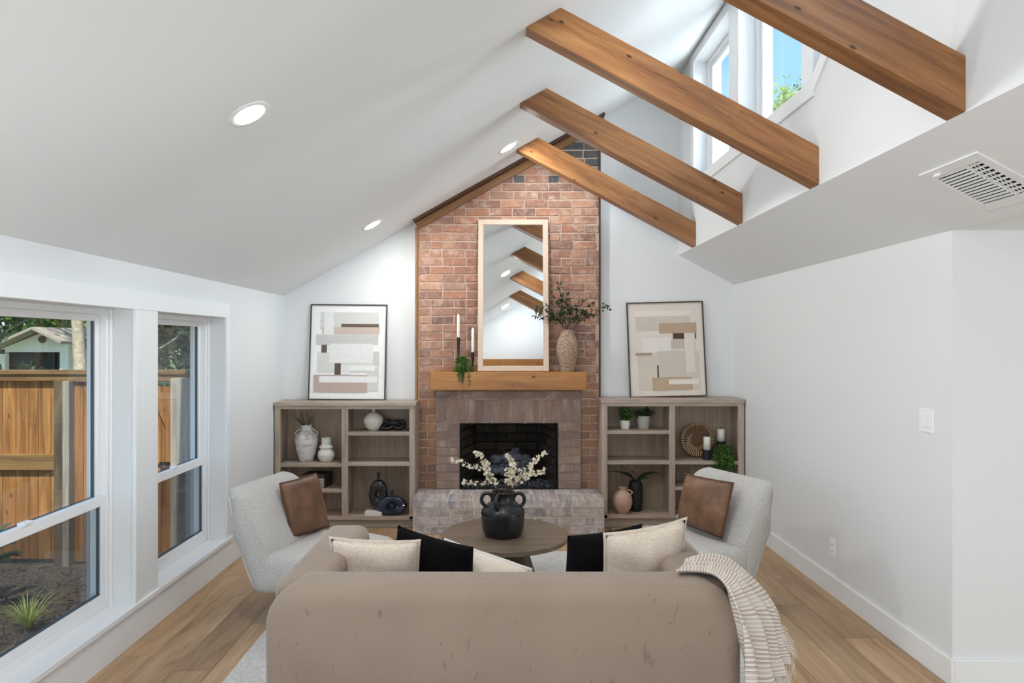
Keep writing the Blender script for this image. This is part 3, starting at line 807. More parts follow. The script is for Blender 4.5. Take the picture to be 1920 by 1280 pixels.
g_ = obj('lava_gravel', bm, M['ember']); g_['kind'] = 'stuff'; tag(g_, 'loose black lava gravel spread along the firebox floor', 'gravel')

# ---- hearth
YH = 5.79
he = thing('raised_hearth', 'raised hearth of greyed whitewashed bricks in front of the fireplace', 'hearth', (0, YH, 0))
HX0, HX1 = (772-U0)*YH/F, (1135-U0)*YH/F
obj('mortar', box(HX0+.008, HX1-.008, .008, YS-YH+.02 if False else YS-YH, 0, HZ-.007), M['mortar_hearth'], he)
random.seed(21)
zt0 = HZ-.078
x = HX0
dep = YS-YH
def hb(x0, x1, y0, y1, z0, z1):
    w = x1-x0; d = y1-y0; h = z1-z0
    o = bpy.data.objects.new('brick', _hm); link(o, he); o.location = ((x0+x1)/2, y0+random.uniform(-.003, .003), (z0+z1)/2+random.uniform(-.002, .002)); o.scale = (w/.2, d/.03, h/.0635)
_hm = brickmesh(2, M['brick_hearth'])
first = True
while x < HX1-.02:
    w = random.choice([.095, .105, .105, .12]) if not first else .19
    if HX1-x-w < .1: w = HX1-x
    first = False
    hb(x+.004, x+w-.004, 0, dep*.5-.004, zt0+.004, HZ); hb(x+.004, x+w-.004, dep*.5+.004, dep-.002, zt0+.004, HZ)
    x += w
for r in range(3):
    z0 = zt0*r/3; z1 = zt0*(r+1)/3; x = HX0+.006-(0 if r % 2 else .1); 
    while x < HX1-.01:
        a, b = max(x, HX0+.006), min(x+.205, HX1-.006); x += .205
        if b-a > .03: hb(a+.004, b-.004, .002, .1, z0+.004, z1-.004)
    for sx_, xa in ((0, HX0+.0), (1, HX1-.104)):
        for q in range(2): hb(xa+.006, xa+.1, .104+q*.145, .244+q*.145, z0+.004, z1-.004)
# ---- trims around chimney
L0 = Vector((CX0-.03, zl(CX0-.03))); L1 = Vector((CX1+.03, zl(CX1+.03)))
def sloped(name, a0, a1, y0, y1, mat, label):
    ang = -math.atan(SL); Lg = (L1-L0).length
    bm = box(0, Lg, 0, y1-y0, a1, a0)
    o = obj(name, bm, mat); o.matrix_world = Matrix.Translation((L0.x, y0, L0.y)) @ Matrix.Rotation(ang, 4, 'Y')
    return tag(o, label, 'wood trim')
sloped('crown_board', 0, -.022, YF-.12, YF+.0, M['darkwood'], 'board fixed flat to the sloping ceiling over the chimney, underside shade painted dark')  # dark wood colour carries the shade of this board's underside
sloped('raking_board', -.022, -.082, YF-.022, YF-.002, M['trimwood'], 'brown cedar board following the slope across the top of the bricks')
tag(obj('side_strip', box(CX0-.018, CX0-.001, YF-.03, YB, pz(750), zl(CX0)-.07), M['trimwood_z']), 'narrow orange wood strip down the left edge of the chimney', 'wood trim')
tag(obj('side_strip', box(CX1+.001, CX1+.014, YF-.012, YB, pz(750), zl(CX1)-.05), M['darkwood']), 'narrow dark wood strip down the right edge of the chimney', 'wood trim')
# ---- mantel
YM = 6.02; mz0, mz1 = H-(732-V0)*YM/F, 1.35
mx0, mx1 = (806-U0)*YM/F, (1101-U0)*YM/F
o = obj('mantel_shelf', box(mx0, mx1, YM, YF-.001, mz0, mz1), M['mantel'], bevel=.008)
tag(o, 'thick honey-stained cedar mantel beam across the chimney above the fireplace', 'mantel')

# ------------------------------------------------------------------ mirror
mb = P(962.5, 696, 6.07); mb.z = mz1+.001; mt_y = 6.188
mh = 1.355; lean = .088
mr = thing('mirror', 'tall rectangular leaning mirror in pale stone-look frame on the mantel', 'mirror', (mb.x, 6.068, mz1+.004))
mr.rotation_euler = (-lean, 0, 0)
w2 = .312; fw = .047
bm = bmesh.new()
bx(bm, -w2, -w2+fw, 0, .03, 0, mh); bx(bm, w2-fw, w2, 0, .03, 0, mh); bx(bm, -w2+fw, w2-fw, 0, .03, 0, fw); bx(bm, -w2+fw, w2-fw, 0, .03, mh-fw, mh)
obj('mirror_frame', bm, M['mframe'], mr, bevel=.003)
obj('mirror_glass', box(-w2+fw, w2-fw, .012, .016, fw, mh-fw), M['mirror'], mr)
obj('backing', box(-w2+fw-.01, w2-fw+.01, .018, .024, fw-.01, mh-fw+.01), M['boxdark'], mr)

# ------------------------------------------------------------------ cabinets
def cabinet(name, label, uL, uR, vtop, us, shL, shR, vbot, top_over):
    Y = 5.98; X = lambda u: (u-U0)*Y/F; Z = lambda v: H-(v-V0)*Y/F
    t = thing(name, label, 'cabinet', ((X(uL)+X(uR))/2, Y, 0)); ox = t.location.x
    zt = Z(vtop); zs = zt-.03; D = YB-Y-.004
    def a(nm, x0, x1, y0, y1, z0, z1, mt): return obj(nm, box(x0-ox, x1-ox, y0, y1, z0, z1), mt, t, bevel=.0015)
    xl, xr = X(uL), X(uR)
    a('cabinet_top', X(top_over[0]), X(top_over[1]), -.015, D, zs, zt, M['cab_h'])
    s0, s1, s2, s3 = [X(q) for q in us]   # opening edges
    zb = Z(vbot)
    a('face_stile', xl, s0, 0, .02, 0.08, zs, M['cab_v']); a('face_stile', s3, xr, 0, .02, .08, zs, M['cab_v']); a('face_stile', s1, s2, 0, .02, zb, zs, M['cab_v'])
    a('top_rail', s0, s3, 0.0005, .02, zs-.03, zs, M['cab_h'])
    a('side_panel', xl, xl+.018, .02, D, 0, zs, M['cab_v']); a('side_panel', xr-.018, xr, .02, D, 0, zs, M['cab_v'])
    a('divider', (s1+s2)/2-.01, (s1+s2)/2+.01, .02, D-.012, zb, zs, M['cab_v'])
    a('back_panel', xl+.018, xr-.018, D-.012, D, .06, zs, M['cab_back'])
    a('bottom_shelf', xl+.018, xr-.018, .0, D-.012, zb-.03, zb, M['cab_h'])
    a('toe_kick', xl+.0, xr, .05, .07, 0, zb-.03, M['cab_h'])
    res = {}
    for side, sh, x0, x1 in (('L', shL, s0-.008, s1+.01), ('R', shR, s2-.01, s3+.008)):
        res[side] = []
        for v in sh:
            z = Z(v); a('shelf', x0, x1, .003, D-.012, z-.03, z, M['cab_h']); res[side].append(z)
    res['b'] = zb; res['top'] = zt
    return res
cl = cabinet('bookcase', 'low greige oak open bookcase left of the chimney', 515, 778, 754, (525.6, 640.5, 652.5, 767.4), (869, 917), (810, 867), 968, (514, 780))
cr_ = cabinet('bookcase', 'low greige oak open bookcase right of the chimney', 1128.5, 1395, 748.4, (1139, 1255, 1266, 1384), (864, 912.5), (864, 912.5), 965, (1127, 1396)) if False else \
    cabinet('bookcase', 'low greige oak open bookcase right of the chimney', 1128.5, 1395, 748.4, (1139, 1255, 1266, 1384), (807, 864), (864, 912.5), 965, (1127, 1396))

# ------------------------------------------------------------------ framed art
def art(label, cx, z0, w, h, tilt, patches, conv, bgc, frame, yb, frc):
    t = thing('framed_artwork', label, 'picture', (cx, yb, z0), 0, 'abstract artworks')
    t.rotation_euler = (-math.asin((YB-.022-yb)/h) if True else 0, tilt, 0)
    fm = simple('art_frame_'+str(frc[0]), frc, .4)
    f = .011; bm = bmesh.new()
    bx(bm, -w/2, -w/2+f, 0, .022, 0, h); bx(bm, w/2-f, w/2, 0, .022, 0, h); bx(bm, -w/2+f, w/2-f, 0, .022, 0, f); bx(bm, -w/2+f, w/2-f, 0, .022, h-f, h)
    obj('picture_frame', bm, fm, t)
    mats = [simple('art_paper', bgc, .8, nscale=20, var=.03)]; idx = {}
    bm = bmesh.new(); bx(bm, -w/2+f, w/2-f, .010, .016, f, h-f)
    for k, (x0, y0, x1, y1, c) in enumerate(patches):
        if c not in idx: idx[c] = len(mats); mats.append(simple('art_paint', c, .8, nscale=30, var=.035))
        a0, b0 = conv(x0, y0); a1, b1 = conv(x1, y1)
        W_ = w-2*f; H_ = h-2*f
        bx(bm, -w/2+f+a0*W_, -w/2+f+a1*W_, .0098-.0004*k, .0101, h-f-b1*H_, h-f-b0*H_, mi=idx[c])
    obj('painting', bm, mats, t)
LP = [(220,240,870,440,(212,212,208)),(245,405,262,490,(196,186,178)),(375,405,882,485,(200,184,172)),(180,488,868,605,(200,199,196)),(455,370,872,405,(104,88,74)),(265,238,372,495,(230,230,228)),
 (205,690,880,910,(216,215,211)),(815,675,885,830,(203,201,197)),(243,605,303,692,(98,88,80)),(332,590,815,805,(229,229,227)),(395,808,462,935,(95,84,74)),(467,830,560,930,(228,226,224)),
 (750,870,880,1110,(213,210,207)),(565,830,840,890,(236,236,234)),(168,937,758,1128,(188,170,160)),(228,950,865,1020,(234,234,232))]
RP = [(188,240,790,300,(228,221,213)),(188,300,790,465,(206,197,186)),(448,378,860,495,(184,160,135)),(240,465,447,512,(224,217,208)),(598,495,720,560,(85,62,48)),(838,495,852,558,(85,62,48)),
 (580,565,720,665,(196,186,174)),(258,540,578,705,(229,223,215)),(188,705,372,735,(170,152,135)),(215,740,425,1110,(209,198,185)),(430,690,725,980,(204,195,183)),(725,690,885,1110,(206,198,187)),(722,496,838,930,(222,213,204)),
 (425,845,443,985,(70,54,44)),(370,982,808,1122,(186,163,138)),(548,1005,875,1060,(230,223,214))]
sc = 6.2/F
art('framed abstract print in greys and mauve with dark blocks, left of the chimney', (650.5-U0)*6.21/F, cl['top']+.001, 145*sc, 181*sc, 0.008, LP, lambda x, y: ((x-125)/822, (y-165)/1035), (240, 240, 238), None, 6.19, (64, 60, 56))
art('framed abstract print in creams and tans, tilted, right of the chimney', (1253-U0)*6.21/F, cr_['top']+.003, 145*sc, 180*sc, -0.024, RP, lambda x, y: ((x-105-.034*(y-155))/810, (y-155)/1030), (222, 213, 204), None, 6.19, (72, 56, 46))

# ------------------------------------------------------------------ small decor
def lathe_obj(name, prof, mat, parent, n=36, loc=None, k=5, mod=None, smooth=True):
    bm = bmesh.new(); lathe(bm, smooth_prof(prof, k), n, mod=mod); return obj(name, bm, mat, parent, smooth, loc=loc)
def handle(parent, a, b, out, mat, r=.006, ang=0, n=8):
    """a, b: (radius,z) attach points, out: outward bulge"""
    bm = bmesh.new(); pts = []
    for i in range(n+1):
        t_ = i/n; rr = a[0]+(b[0]-a[0])*t_+math.sin(PI*t_)*out; zz = a[1]+(b[1]-a[1])*t_
        pts.append((rr*math.cos(ang), rr*math.sin(ang), zz))
    tube(bm, smooth_prof(pts, 2), r, 8); return obj('handle', bm, mat, parent, True)
def branch(bm, p, d, L, r=.0025, n=6, bend=.25, grav=0):
    pts = [Vector(p)]; d = Vector(d).normalized()
    for i in range(n):
        d = (d+rdir()*bend*.5+Vector((0, 0, -grav))).normalized(); pts.append(pts[-1]+d*L/n)
    tube(bm, pts, [r*(1-.7*i/n) for i in range(n+1)], 5); return pts
YO = 6.12
def sp_(u, z, Y=YO): return ((u-U0)*Y/F, Y, z)
zA = cl['L'][0]
t = thing('amphora_vase', 'whitewashed grey amphora vase with three handles holding dry twigs, left bookcase', 'vase', sp_(574.8, zA))
lathe_obj('vase_body', [(.05, 0), (.058, .004), (.082, .08), (.098, .17), (.094, .22), (.066, .255), (.046, .27), (.044, .30), (.048, .316), (.04, .316), (.036, .29)], M['washed'], t)
for a_ in (PI, 0, -PI/2+.3): handle(t, (.045, .285), (.085, .225), .028, M['washed'], .0065, a_)
random.seed(4); bs = bmesh.new(); bl = bmesh.new()
for k in range(7):
    a_ = random.uniform(0, 2*PI); pts = branch(bs, (0, 0, .29), (math.cos(a_)*.9, math.sin(a_)*.35, .55), random.uniform(.1, .18), .0018, 6, .5)
    for q in pts[2:]:
        for _ in range(3): leaf(bl, q, rdir(.2), .022, .009)
obj('twigs', bs, M['twig'], t); obj('leaves', bl, M['leaf_grey'], t)
t = thing('gourd_vase', 'small white stacked gourd vase beside the whitewashed amphora', 'vase', sp_(612, zA, 6.1))
lathe_obj('vase_body', [(.04, 0), (.052, .004), (.074, .05), (.07, .085), (.052, .108), (.05, .112), (.062, .125), (.056, .14), (.043, .146), (.042, .17), (.043, .2), (.045, .206), (.037, .206), (.034, .17)], M['white_cer'], t)
zB = cl['R'][0]
t = thing('bottle_vase', 'round cream bottle vase with narrow neck on upper shelf', 'vase', sp_(700.4, zB, 6.1))
lathe_obj('vase_body', [(.035, 0), (.042, .006), (.066, .03), (.086, .08), (.08, .115), (.05, .148), (.018, .165), (.014, .178), (.02, .19), (.013, .19), (.01, .17)], M['cream_cer'], t)
t = thing('knot_sculpture', 'black knotted chain sculpture beside the cream bottle vase', 'ornament', sp_(736, zB, 6.09))
for k, (x, tl, ra) in enumerate(((-.055, 1.15, .052), (.003, -.75, .052), (.056, 1.0, .048))):
    bm = bmesh.new(); pts = []
    for i in range(28):
        a_ = 2*PI*i/28; v = Vector((ra*math.cos(a_), ra*.62*math.sin(a_), 0)); v = Matrix.Rotation(tl, 3, 'X') @ v
        pts.append(Vector((x, 0, .05))+v)
    tube(bm, pts, .018, 12, closed=True); obj('link', bm, M['knot'], t, True)
zC = cl['L'][1]
t = thing('inlay_box', 'dark lidded box with herringbone inlay front, behind the left leather pillow', 'box', sp_(598, zC, 6.1), rotz=-.18)
o = obj('box_body', box(-.13, .075, -.06, .09, 0, .085), M['zig'], t, bevel=.002)
obj('box_lid', box(-.132, .077, -.062, .092, .085, .118), M['boxdark'], t, bevel=.003)
obj('box_side', box(.0755, .08, -.06, .09, 0, .085), M['boxdark'], t)
zD = cl['b']
o = obj('book', rbox(.15, .12, .036, .002, 1, (0, 0, .018)), M['book'], loc=sp_(702, zD, 6.06)); tag(o, 'white book lying flat under the tall black vase', 'book')
def ring_vase(name, label, w, h, hole, neck, th, loc, mat, ribs=0, rot=0, zoff=0):
    t = thing(name, label, 'vase', loc, rot)
    bm = bmesh.new(); N = 72; K = 10; rings = []
    for i in range(N):
        a_ = 2*PI*i/N; row = []
        ca, sa = math.cos(a_), math.sin(a_)
        for k in range(2*K):
            b = 2*PI*k/(2*K)
            # radial cross-section: ellipse between hole edge and outer edge
            ro = Vector((ca*w/2, sa*h/2)); ri = Vector((ca*hole[0]/2, sa*hole[1]/2))
            mid = (ro+ri)/2; hf = (ro-ri)/2
            m2 = 1+(.05*(1 if i % 2 else -1) if ribs else 0)
            cb, sb = math.cos(b), math.sin(b); q = mid+hf*(math.copysign(abs(cb)**.75, cb)); row.append(bm.verts.new((q.x, math.copysign(abs(sb)**.6, sb)*th/2*m2, q.y+h/2)))
        rings.append(row)
    for i in range(N):
        A, B = rings[i], rings[(i+1) % N]
        for k in range(2*K): bm.faces.new((A[k], A[(k+1) % (2*K)], B[(k+1) % (2*K)], B[k]))
    obj('vase_body', bm, mat, t, not ribs)
    lathe_obj('neck', [(neck[0]*1.5, h-.02), (neck[0], h+.005), (neck[0]*.95, h+neck[1]*.6), (neck[0]*1.2, h+neck[1]), (neck[0]*.8, h+neck[1]), (neck[0]*.7, h)], mat, t, 20)
ring_vase('oval_vase', 'tall blue-black oval vase with a small hole, standing on white book', .166, .265, (.03, .045), (.012, .055), .07, sp_(709.6, zD+.036, 6.08), M['blueblack'])
ring_vase('oval_vase', 'wide low blue-black ribbed oval vase leaning in front of the tall one', .262, .168, (.035, .035), (.012, .045), .07, sp_(735, zD, 6.03), M['ribbed'], 1)
# right bookcase
zE = cr_['L'][0]
def pot_plant(label, u, w, h, Y, mat, spread, hh, lm, n, z, seed, ls=.03):
    random.seed(seed)
    t = thing('potted_plant', label, 'plant', sp_(u, z, Y))
    lathe_obj('pot', [(w*.36, 0), (w*.4, .003), (w*.48, h*.5), (w*.5, h), (w*.44, h), (w*.42, h*.85), (0.001, h*.84)], mat, t, 28)
    bs = bmesh.new(); bl = bmesh.new()
    for k in range(n):
        a_ = random.uniform(0, 2*PI); pts = branch(bs, (0, 0, h*.8), (math.cos(a_)*spread, math.sin(a_)*spread*.5, 1), hh*random.uniform(.55, 1), .0015, 5, .4)
        for q in pts[1:]:
            for _ in range(4): leaf(bl, q, rdir(.25), 1.5*ls*random.uniform(.7, 1.2), ls*.45)
    obj('stems', bs, M['leaf_dk'], t); obj('foliage', bl, lm, t)
pot_plant('leafy green plant in small white tapered pot, right bookcase top shelf', 1172, .088, .074, 6.1, M['white_cer'], .8, .115, M['leaf_gr'], 16, zE, 1)
pot_plant('green bushy plant in grey cylindrical pot beside the white pot', 1206.5, .112, .11, 6.12, M['grey_pot'], 1.3, .10, M['leaf_dk'], 18, zE, 2)
zF = cr_['R'][0]
# woven tray
def traymat():
    m, n, b = NM('woven_crescent_rattan'); tcn = n.nodes.new('ShaderNodeTexCoord'); s = n.nodes.new('ShaderNodeSeparateXYZ'); n.links.new(tcn.outputs['Object'], s.inputs[0])
    at = nd(n, 'ShaderNodeMath', operation='ARCTAN2'); n.links.new(s.outputs['Z'], at.inputs[0]); n.links.new(s.outputs['X'], at.inputs[1])
    mu = nd(n, 'ShaderNodeMath', operation='MULTIPLY', i_1=44.0); n.links.new(at.outputs[0], mu.inputs[0])
    sn = nd(n, 'ShaderNodeMath', operation='SINE'); n.links.new(mu.outputs[0], sn.inputs[0])
    st = ramp(n, sn.outputs[0], [(.15, lin((92, 66, 46))), (.45, lin((216, 190, 152)))])
    st2 = ramp(n, sn.outputs[0], [(.3, lin((72, 50, 36))), (.6, lin((156, 124, 92)))])
    def disc(cx, cz, r):
        d = nd(n, 'ShaderNodeVectorMath', operation='DISTANCE'); n.links.new(tcn.outputs['Object'], d.inputs[0]); d.inputs[1].default_value = (cx, 0, cz)
        return ramp(n, d.outputs['Value'], [(r-.002, (1, 1, 1)), (r+.002, (0, 0, 0))])
    c = mix(n, disc(.0, .02, .118), st, st2)
    c = mix(n, disc(-.022, -.022, .078), c, st)
    c = mix(n, disc(.0, .0, .062), c, st2)
    n.links.new(c, b.inputs['Base Color']); b.inputs['Roughness'].default_value = .8; return m
M['tray'] = traymat()
t = thing('woven_tray', 'round woven rattan tray with crescent pattern propped in the right bookcase', 'tray', sp_(1307, zF+.15, 6.2))
t.rotation_euler = (-.12, 0, 0)
for k in range(13):
    bm = bmesh.new(); R_ = .006+k*.0112; pts = [(R_*math.cos(2*PI*i/48), -.012*(k/12)**3, R_*math.sin(2*PI*i/48)) for i in range(48)]
    tube(bm, pts, .0078, 6, closed=True); obj('coil', bm, M['tray'], t, True)
def pillar(label, u, Y, w, hh, hc, z):
    t = thing('pillar_candle', label, 'candle', sp_(u, z, Y))
    lathe_obj('holder', [(w*.58, 0), (w*.6, .003), (w*.6, hh-.003), (w*.56, hh), (.001, hh)], M['matteblack'], t, 28, k=2)
    bm = bmesh.new(); lathe(bm, [(w*.5, hh), (w*.5, hh+hc-.004), (w*.46, hh+hc), (w*.2, hh+hc-.003), (.001, hh+hc-.003)], 28); o = obj('candle', bm, M['wax'], t, True)
    bm = bmesh.new(); tube(bm, [(0, 0, hh+hc-.003), (.001, 0, hh+hc+.008)], .001, 6); obj('wick', bm, M['black'], o)
pillar('shorter white pillar candle on black cup in front of woven tray', 1325.3, 6.05, .06, .085, .115, zF)
pillar('taller white pillar candle on black cup behind the trailing plant', 1351.8, 6.13, .064, .145, .115, zF)
def trailing(label, loc, potw, poth, pm, n, L, spread, lm, seed, ls, front=1.0, bias=(0, 0)):
    random.seed(seed); t = thing('trailing_plant', label, 'plant', loc)
    lathe_obj('pot', [(potw*.38, 0), (potw*.42, .003), (potw*.5, poth), (potw*.42, poth), (.001, poth*.85)], pm, t, 24)
    bs = bmesh.new(); bl = bmesh.new()
    for k in range(n):
        a_ = random.uniform(-PI, 0.0)if random.random() < .7 else random.uniform(0, PI)
        out = spread*random.uniform(.4, 1); Lk = L*random.uniform(.25, 1)
        dx, dy = math.cos(a_)*out+bias[0], math.sin(a_)*(front if math.sin(a_) < 0 else .3)*out+bias[1]
        pts = []
        for i in range(11):
            s = i/10; e2 = min(1, s*1.8)
            pts.append(Vector((dx*e2*(1+.1*math.sin(6*s+k)), dy*e2, poth*.9+.05*math.sin(min(1, s*2)*PI)*random.uniform(.7, 1.2)-max(0, s-.35)*Lk*1.5)))
        tube(bs, pts, .0012, 4)
        for q in pts:
            for _ in range(5): leaf(bl, q+rdir()*ls*.3, rdir(-.05), ls*random.uniform(.8, 1.4), ls*.65)
    obj('vines', bs, M['leaf_gr'], t); obj('foliage', bl, lm, t)
trailing('bushy green trailing plant spilling over the right bookcase shelf', sp_(1356, zF, 6.04), .075, .065, M['matteblack'], 64, .15, .10, M['leaf_gr'], 9, .022, 1.1)
# lower left of right bookcase
zG = cr_['b']
t = thing('clay_jug', 'sand pink round clay jug with one small handle, bottom shelf', 'jug', sp_(1167, zG, 6.05))
lathe_obj('jug_body', [(.04, 0), (.048, .004), (.078, .06), (.086, .11), (.074, .16), (.044, .19), (.032, .2), (.032, .212), (.038, .222), (.03, .222), (.026, .2)], M['tan_cer'], t)
handle(t, (.034, .21), (.07, .168), .03, M['tan_cer'], .007, -.25)
t = thing('ribbed_vase', 'tall black ribbed vase with long dark leaves behind the clay jug', 'vase', sp_(1191.6, zG, 6.14))
lathe_obj('vase_body', [(.045, 0), (.052, .004), (.06, .06), (.063, .13), (.061, .21), (.05, .255), (.03, .27), (.026, .262)], M['matteblack'], t, 48, mod=lambda a, z: 1+.02*math.cos(16*a))
random.seed(12)
for a_, L, up in ((PI, .24, .75), (PI*.9, .18, .9), (.1, .17, .9), (0, .22, .7), (-.3, .14, 1.1), (PI*1.15, .15, 1.1), (.25, .2, .8), (PI*.6, .12, 1.4), (-.05, .12, .5)):
    bm = bmesh.new(); N = 8; prev = None
    d = Vector((math.cos(a_), math.sin(a_)*.3-.12, 0)); w_ = .032
    for i in range(N+1):
        s = i/N; c_ = d*L*s+Vector((0, 0, .26+L*up*(s-s*s*.62)*1.25)); hw = w_*math.sin(PI*min(1, s*.9+.08))*.5
        side = Vector((-d.y, d.x, .5)).normalized()*hw
        cur = (bm.verts.new(c_-side), bm.verts.new(c_+Vector((0, 0, -.002))), bm.verts.new(c_+side))
        if prev:
            bm.faces.new((prev[0], prev[1], cur[1], cur[0])); bm.faces.new((prev[1], prev[2], cur[2], cur[1]))
        prev = cur
    obj('leaf', bm, M['leaf_grey'], t, True)

# ------------------------------------------------------------------ mantel decor
def taper(label, u, Y, zc, hc):
    t = thing('candlestick', label, 'candle', sp_(u, mz1, Y))
    lathe_obj('stick', [(.011, 0), (.012, .003), (.008, .05), (.010, zc*.6), (.0145, zc), (.009, zc), (.001, zc-.01)], M['black'], t, 20, k=3)
    bm = bmesh.new(); lathe(bm, [(.010, zc-.008), (.0135, zc+.01), (.0125, zc+hc*.93), (.009, zc+hc*.96), (.002, zc+hc)], 16); c_ = obj('taper_candle', bm, M['wax'], t, True)
    bm = bmesh.new(); tube(bm, [(0, 0, zc+hc-.002), (0, 0, zc+hc+.006)], .0008, 5); obj('wick', bm, M['wax'], c_)
taper('taller black candlestick with white taper at left of the mantel', 859.6, 6.13, .292, .214)
taper('shorter black candlestick with white taper next to the mirror frame', 886.5, 6.10, .165, .22)
trailing('small white pot with green vines trailing over the mantel edge', sp_(865, mz1, 6.065), .05, .07, M['white_cer'], 44, .21, .085, M['leaf_gr'], 6, .02, .75, (.02, 0))
t = thing('wicker_vase', 'pale woven rope vase with one handle and leafy branches on the mantel', 'vase', sp_(1064, mz1, 6.11))
lathe_obj('vase_body', [(.052, 0), (.058, .004), (.064, .04), (.09, .13), (.1, .2), (.09, .265), (.066, .32), (.056, .355), (.06, .365), (.05, .365), (.046, .33)], M['wicker'], t)
handle(t, (.058, .355), (.09, .265), .035, M['wicker'], .005, -.1)
random.seed(31); bs = bmesh.new(); bl = bmesh.new()
targets = [(1004, 590), (1010, 572), (1024, 578), (1034, 548), (1048, 530), (1052, 560), (1064, 552), (1072, 580), (1090, 566), (1098, 585), (1110, 572), (1138, 572), (1030, 600), (1118, 590), (1046, 590), (1080, 600)]
for k, (u, v) in enumerate(targets):
    q = P(u, v, 6.11-random.uniform(.0, .12))-Vector(sp_(1064, mz1, 6.11)); s0 = Vector((random.uniform(-.02, .02), random.uniform(-.02, .02), .34))
    pts = []
    for i in range(9):
        s = i/8; c_ = s0.lerp(q, s); c_.z += .05*math.sin(PI*s)*(1 if q.z < .55 else .2); pts.append(c_+rdir()*.006*(0 < i))
    tube(bs, pts, [.0022*(1-.6*i/8) for i in range(9)], 5)
    for i, p_ in enumerate(pts[3:]):
        for _ in range(6 if i > 1 else 3): leaf(bl, p_+rdir()*.014, rdir(.1), random.uniform(.024, .040), .019)
        if i > 1 and random.random() < .6:
            d2 = rdir(.1); tube(bs, [p_, p_+d2*.035], .0012, 4)
            for _ in range(4): leaf(bl, p_+d2*.035+rdir()*.006, rdir(), .03, .017)
obj('branches', bs, M['twig'], t); obj('foliage', bl, M['leaf_dk'], t)

# ------------------------------------------------------------------ rug
rg = thing('area_rug', 'ivory ribbed area rug under the sofa and coffee table', 'rug', (.05, 3.4, 0))
bm = bmesh.new(); rx0, rx1, ry0, ry1 = -1.36, 1.29, -1.9, 1.9
bx(bm, rx0, rx1, ry0, ry1, .0005, .009); obj('rug_base', bm, M['rug'], rg)
bm = bmesh.new(); k = 0; y = ry0+.006
while y < ry1-.01:
    N = 1; prof = [(y, .009), (y+.004, .0125), (y+.009, .0125), (y+.013, .009)]
    A = [bm.verts.new((rx0+.004, p_[0], p_[1])) for p_ in prof]; B = [bm.verts.new((rx1-.004, p_[0], p_[1])) for p_ in prof]
    for i in range(3): bm.faces.new((A[i], A[i+1], B[i+1], B[i]))
    y += .018
o = obj('pile_rib', bm, M['rug'], rg); o['kind'] = 'stuff'
# ------------------------------------------------------------------ coffee table
t = thing('coffee_table', 'round grey-brown wooden coffee table in front of the hearth', 'table', (.025, 4.31, .0095))
zt_ = .41
bm = bmesh.new(); lathe(bm, [(.385, zt_-.032), (.391, zt_-.028), (.391, zt_-.004), (.387, zt_)], 72); obj('tabletop', bm, M['table'], t)
bm = bmesh.new()
for a_ in (PI/4, -PI/4):
    c_, s_ = math.cos(a_), math.sin(a_)
    R_ = Matrix.Rotation(a_, 4, 'Z')
    f0 = len(bm.verts)
    prism(bm, [(-.3, 0), (.3, 0), (.14, zt_-.033), (-.14, zt_-.033)], 'y', -.02 if a_ > 0 else -.0199, .02 if a_ > 0 else .0199)
    bmesh.ops.transform(bm, matrix=R_, verts=bm.verts[f0:])
obj('pedestal', bm, M['table'], t)
# jar
jz = .0095+zt_
t = thing('handled_jar', 'black clay jar with ring handles holding white blossom branches, on coffee table', 'vase', ((943-U0)*4.27/F, 4.27, jz))
lathe_obj('jar_body', [(.10, 0), (.112, .005), (.126, .04), (.132, .10), (.132, .135), (.124, .16), (.098, .19), (.074, .208), (.068, .22), (.066, .245), (.072, .262), (.07, .27), (.06, .268), (.055, .24), (.05, .2)], M['jar'], t, 56)
for a_ in (PI, 0, -PI/2-.35, PI/2-.35):
    bm = bmesh.new(); pts = []
    for i in range(20):
        b = 2*PI*i/20; rr = .098+.034*math.cos(b); pts.append((rr*math.cos(a_), rr*math.sin(a_), .218+.04*math.sin(b)))
    tube(bm, pts, .0115, 10, closed=True); obj('handle', bm, M['jar'], t, True)
bm = bmesh.new()
for k in range(52):
    a_ = 2*PI*k/52
    for (dz, da, z0) in ((.018, .06, .143),):
        p0 = Vector((.1325*math.cos(a_), .1325*math.sin(a_), z0-dz/2)); p1 = Vector((.126*math.cos(a_+da+.05), .126*math.sin(a_+da+.05), z0+dz))
        tube(bm, [p0, p1], .003, 5)
o = obj('rope_band', bm, M['jar'], t, True)
random.seed(8); bs = bmesh.new(); bp = bmesh.new(); J = Vector(((943-U0)*4.27/F, 4.27, jz))
def blossom(bm, p, s):
    nrm = rdir(); a = nrm.orthogonal().normalized(); b = nrm.cross(a)
    for k in range(5):
        an = 2*PI*k/5+random.random()*.3; leaf(bm, p, a*math.cos(an)+b*math.sin(an)+nrm*.35, s, s*.85, nrm, .1)
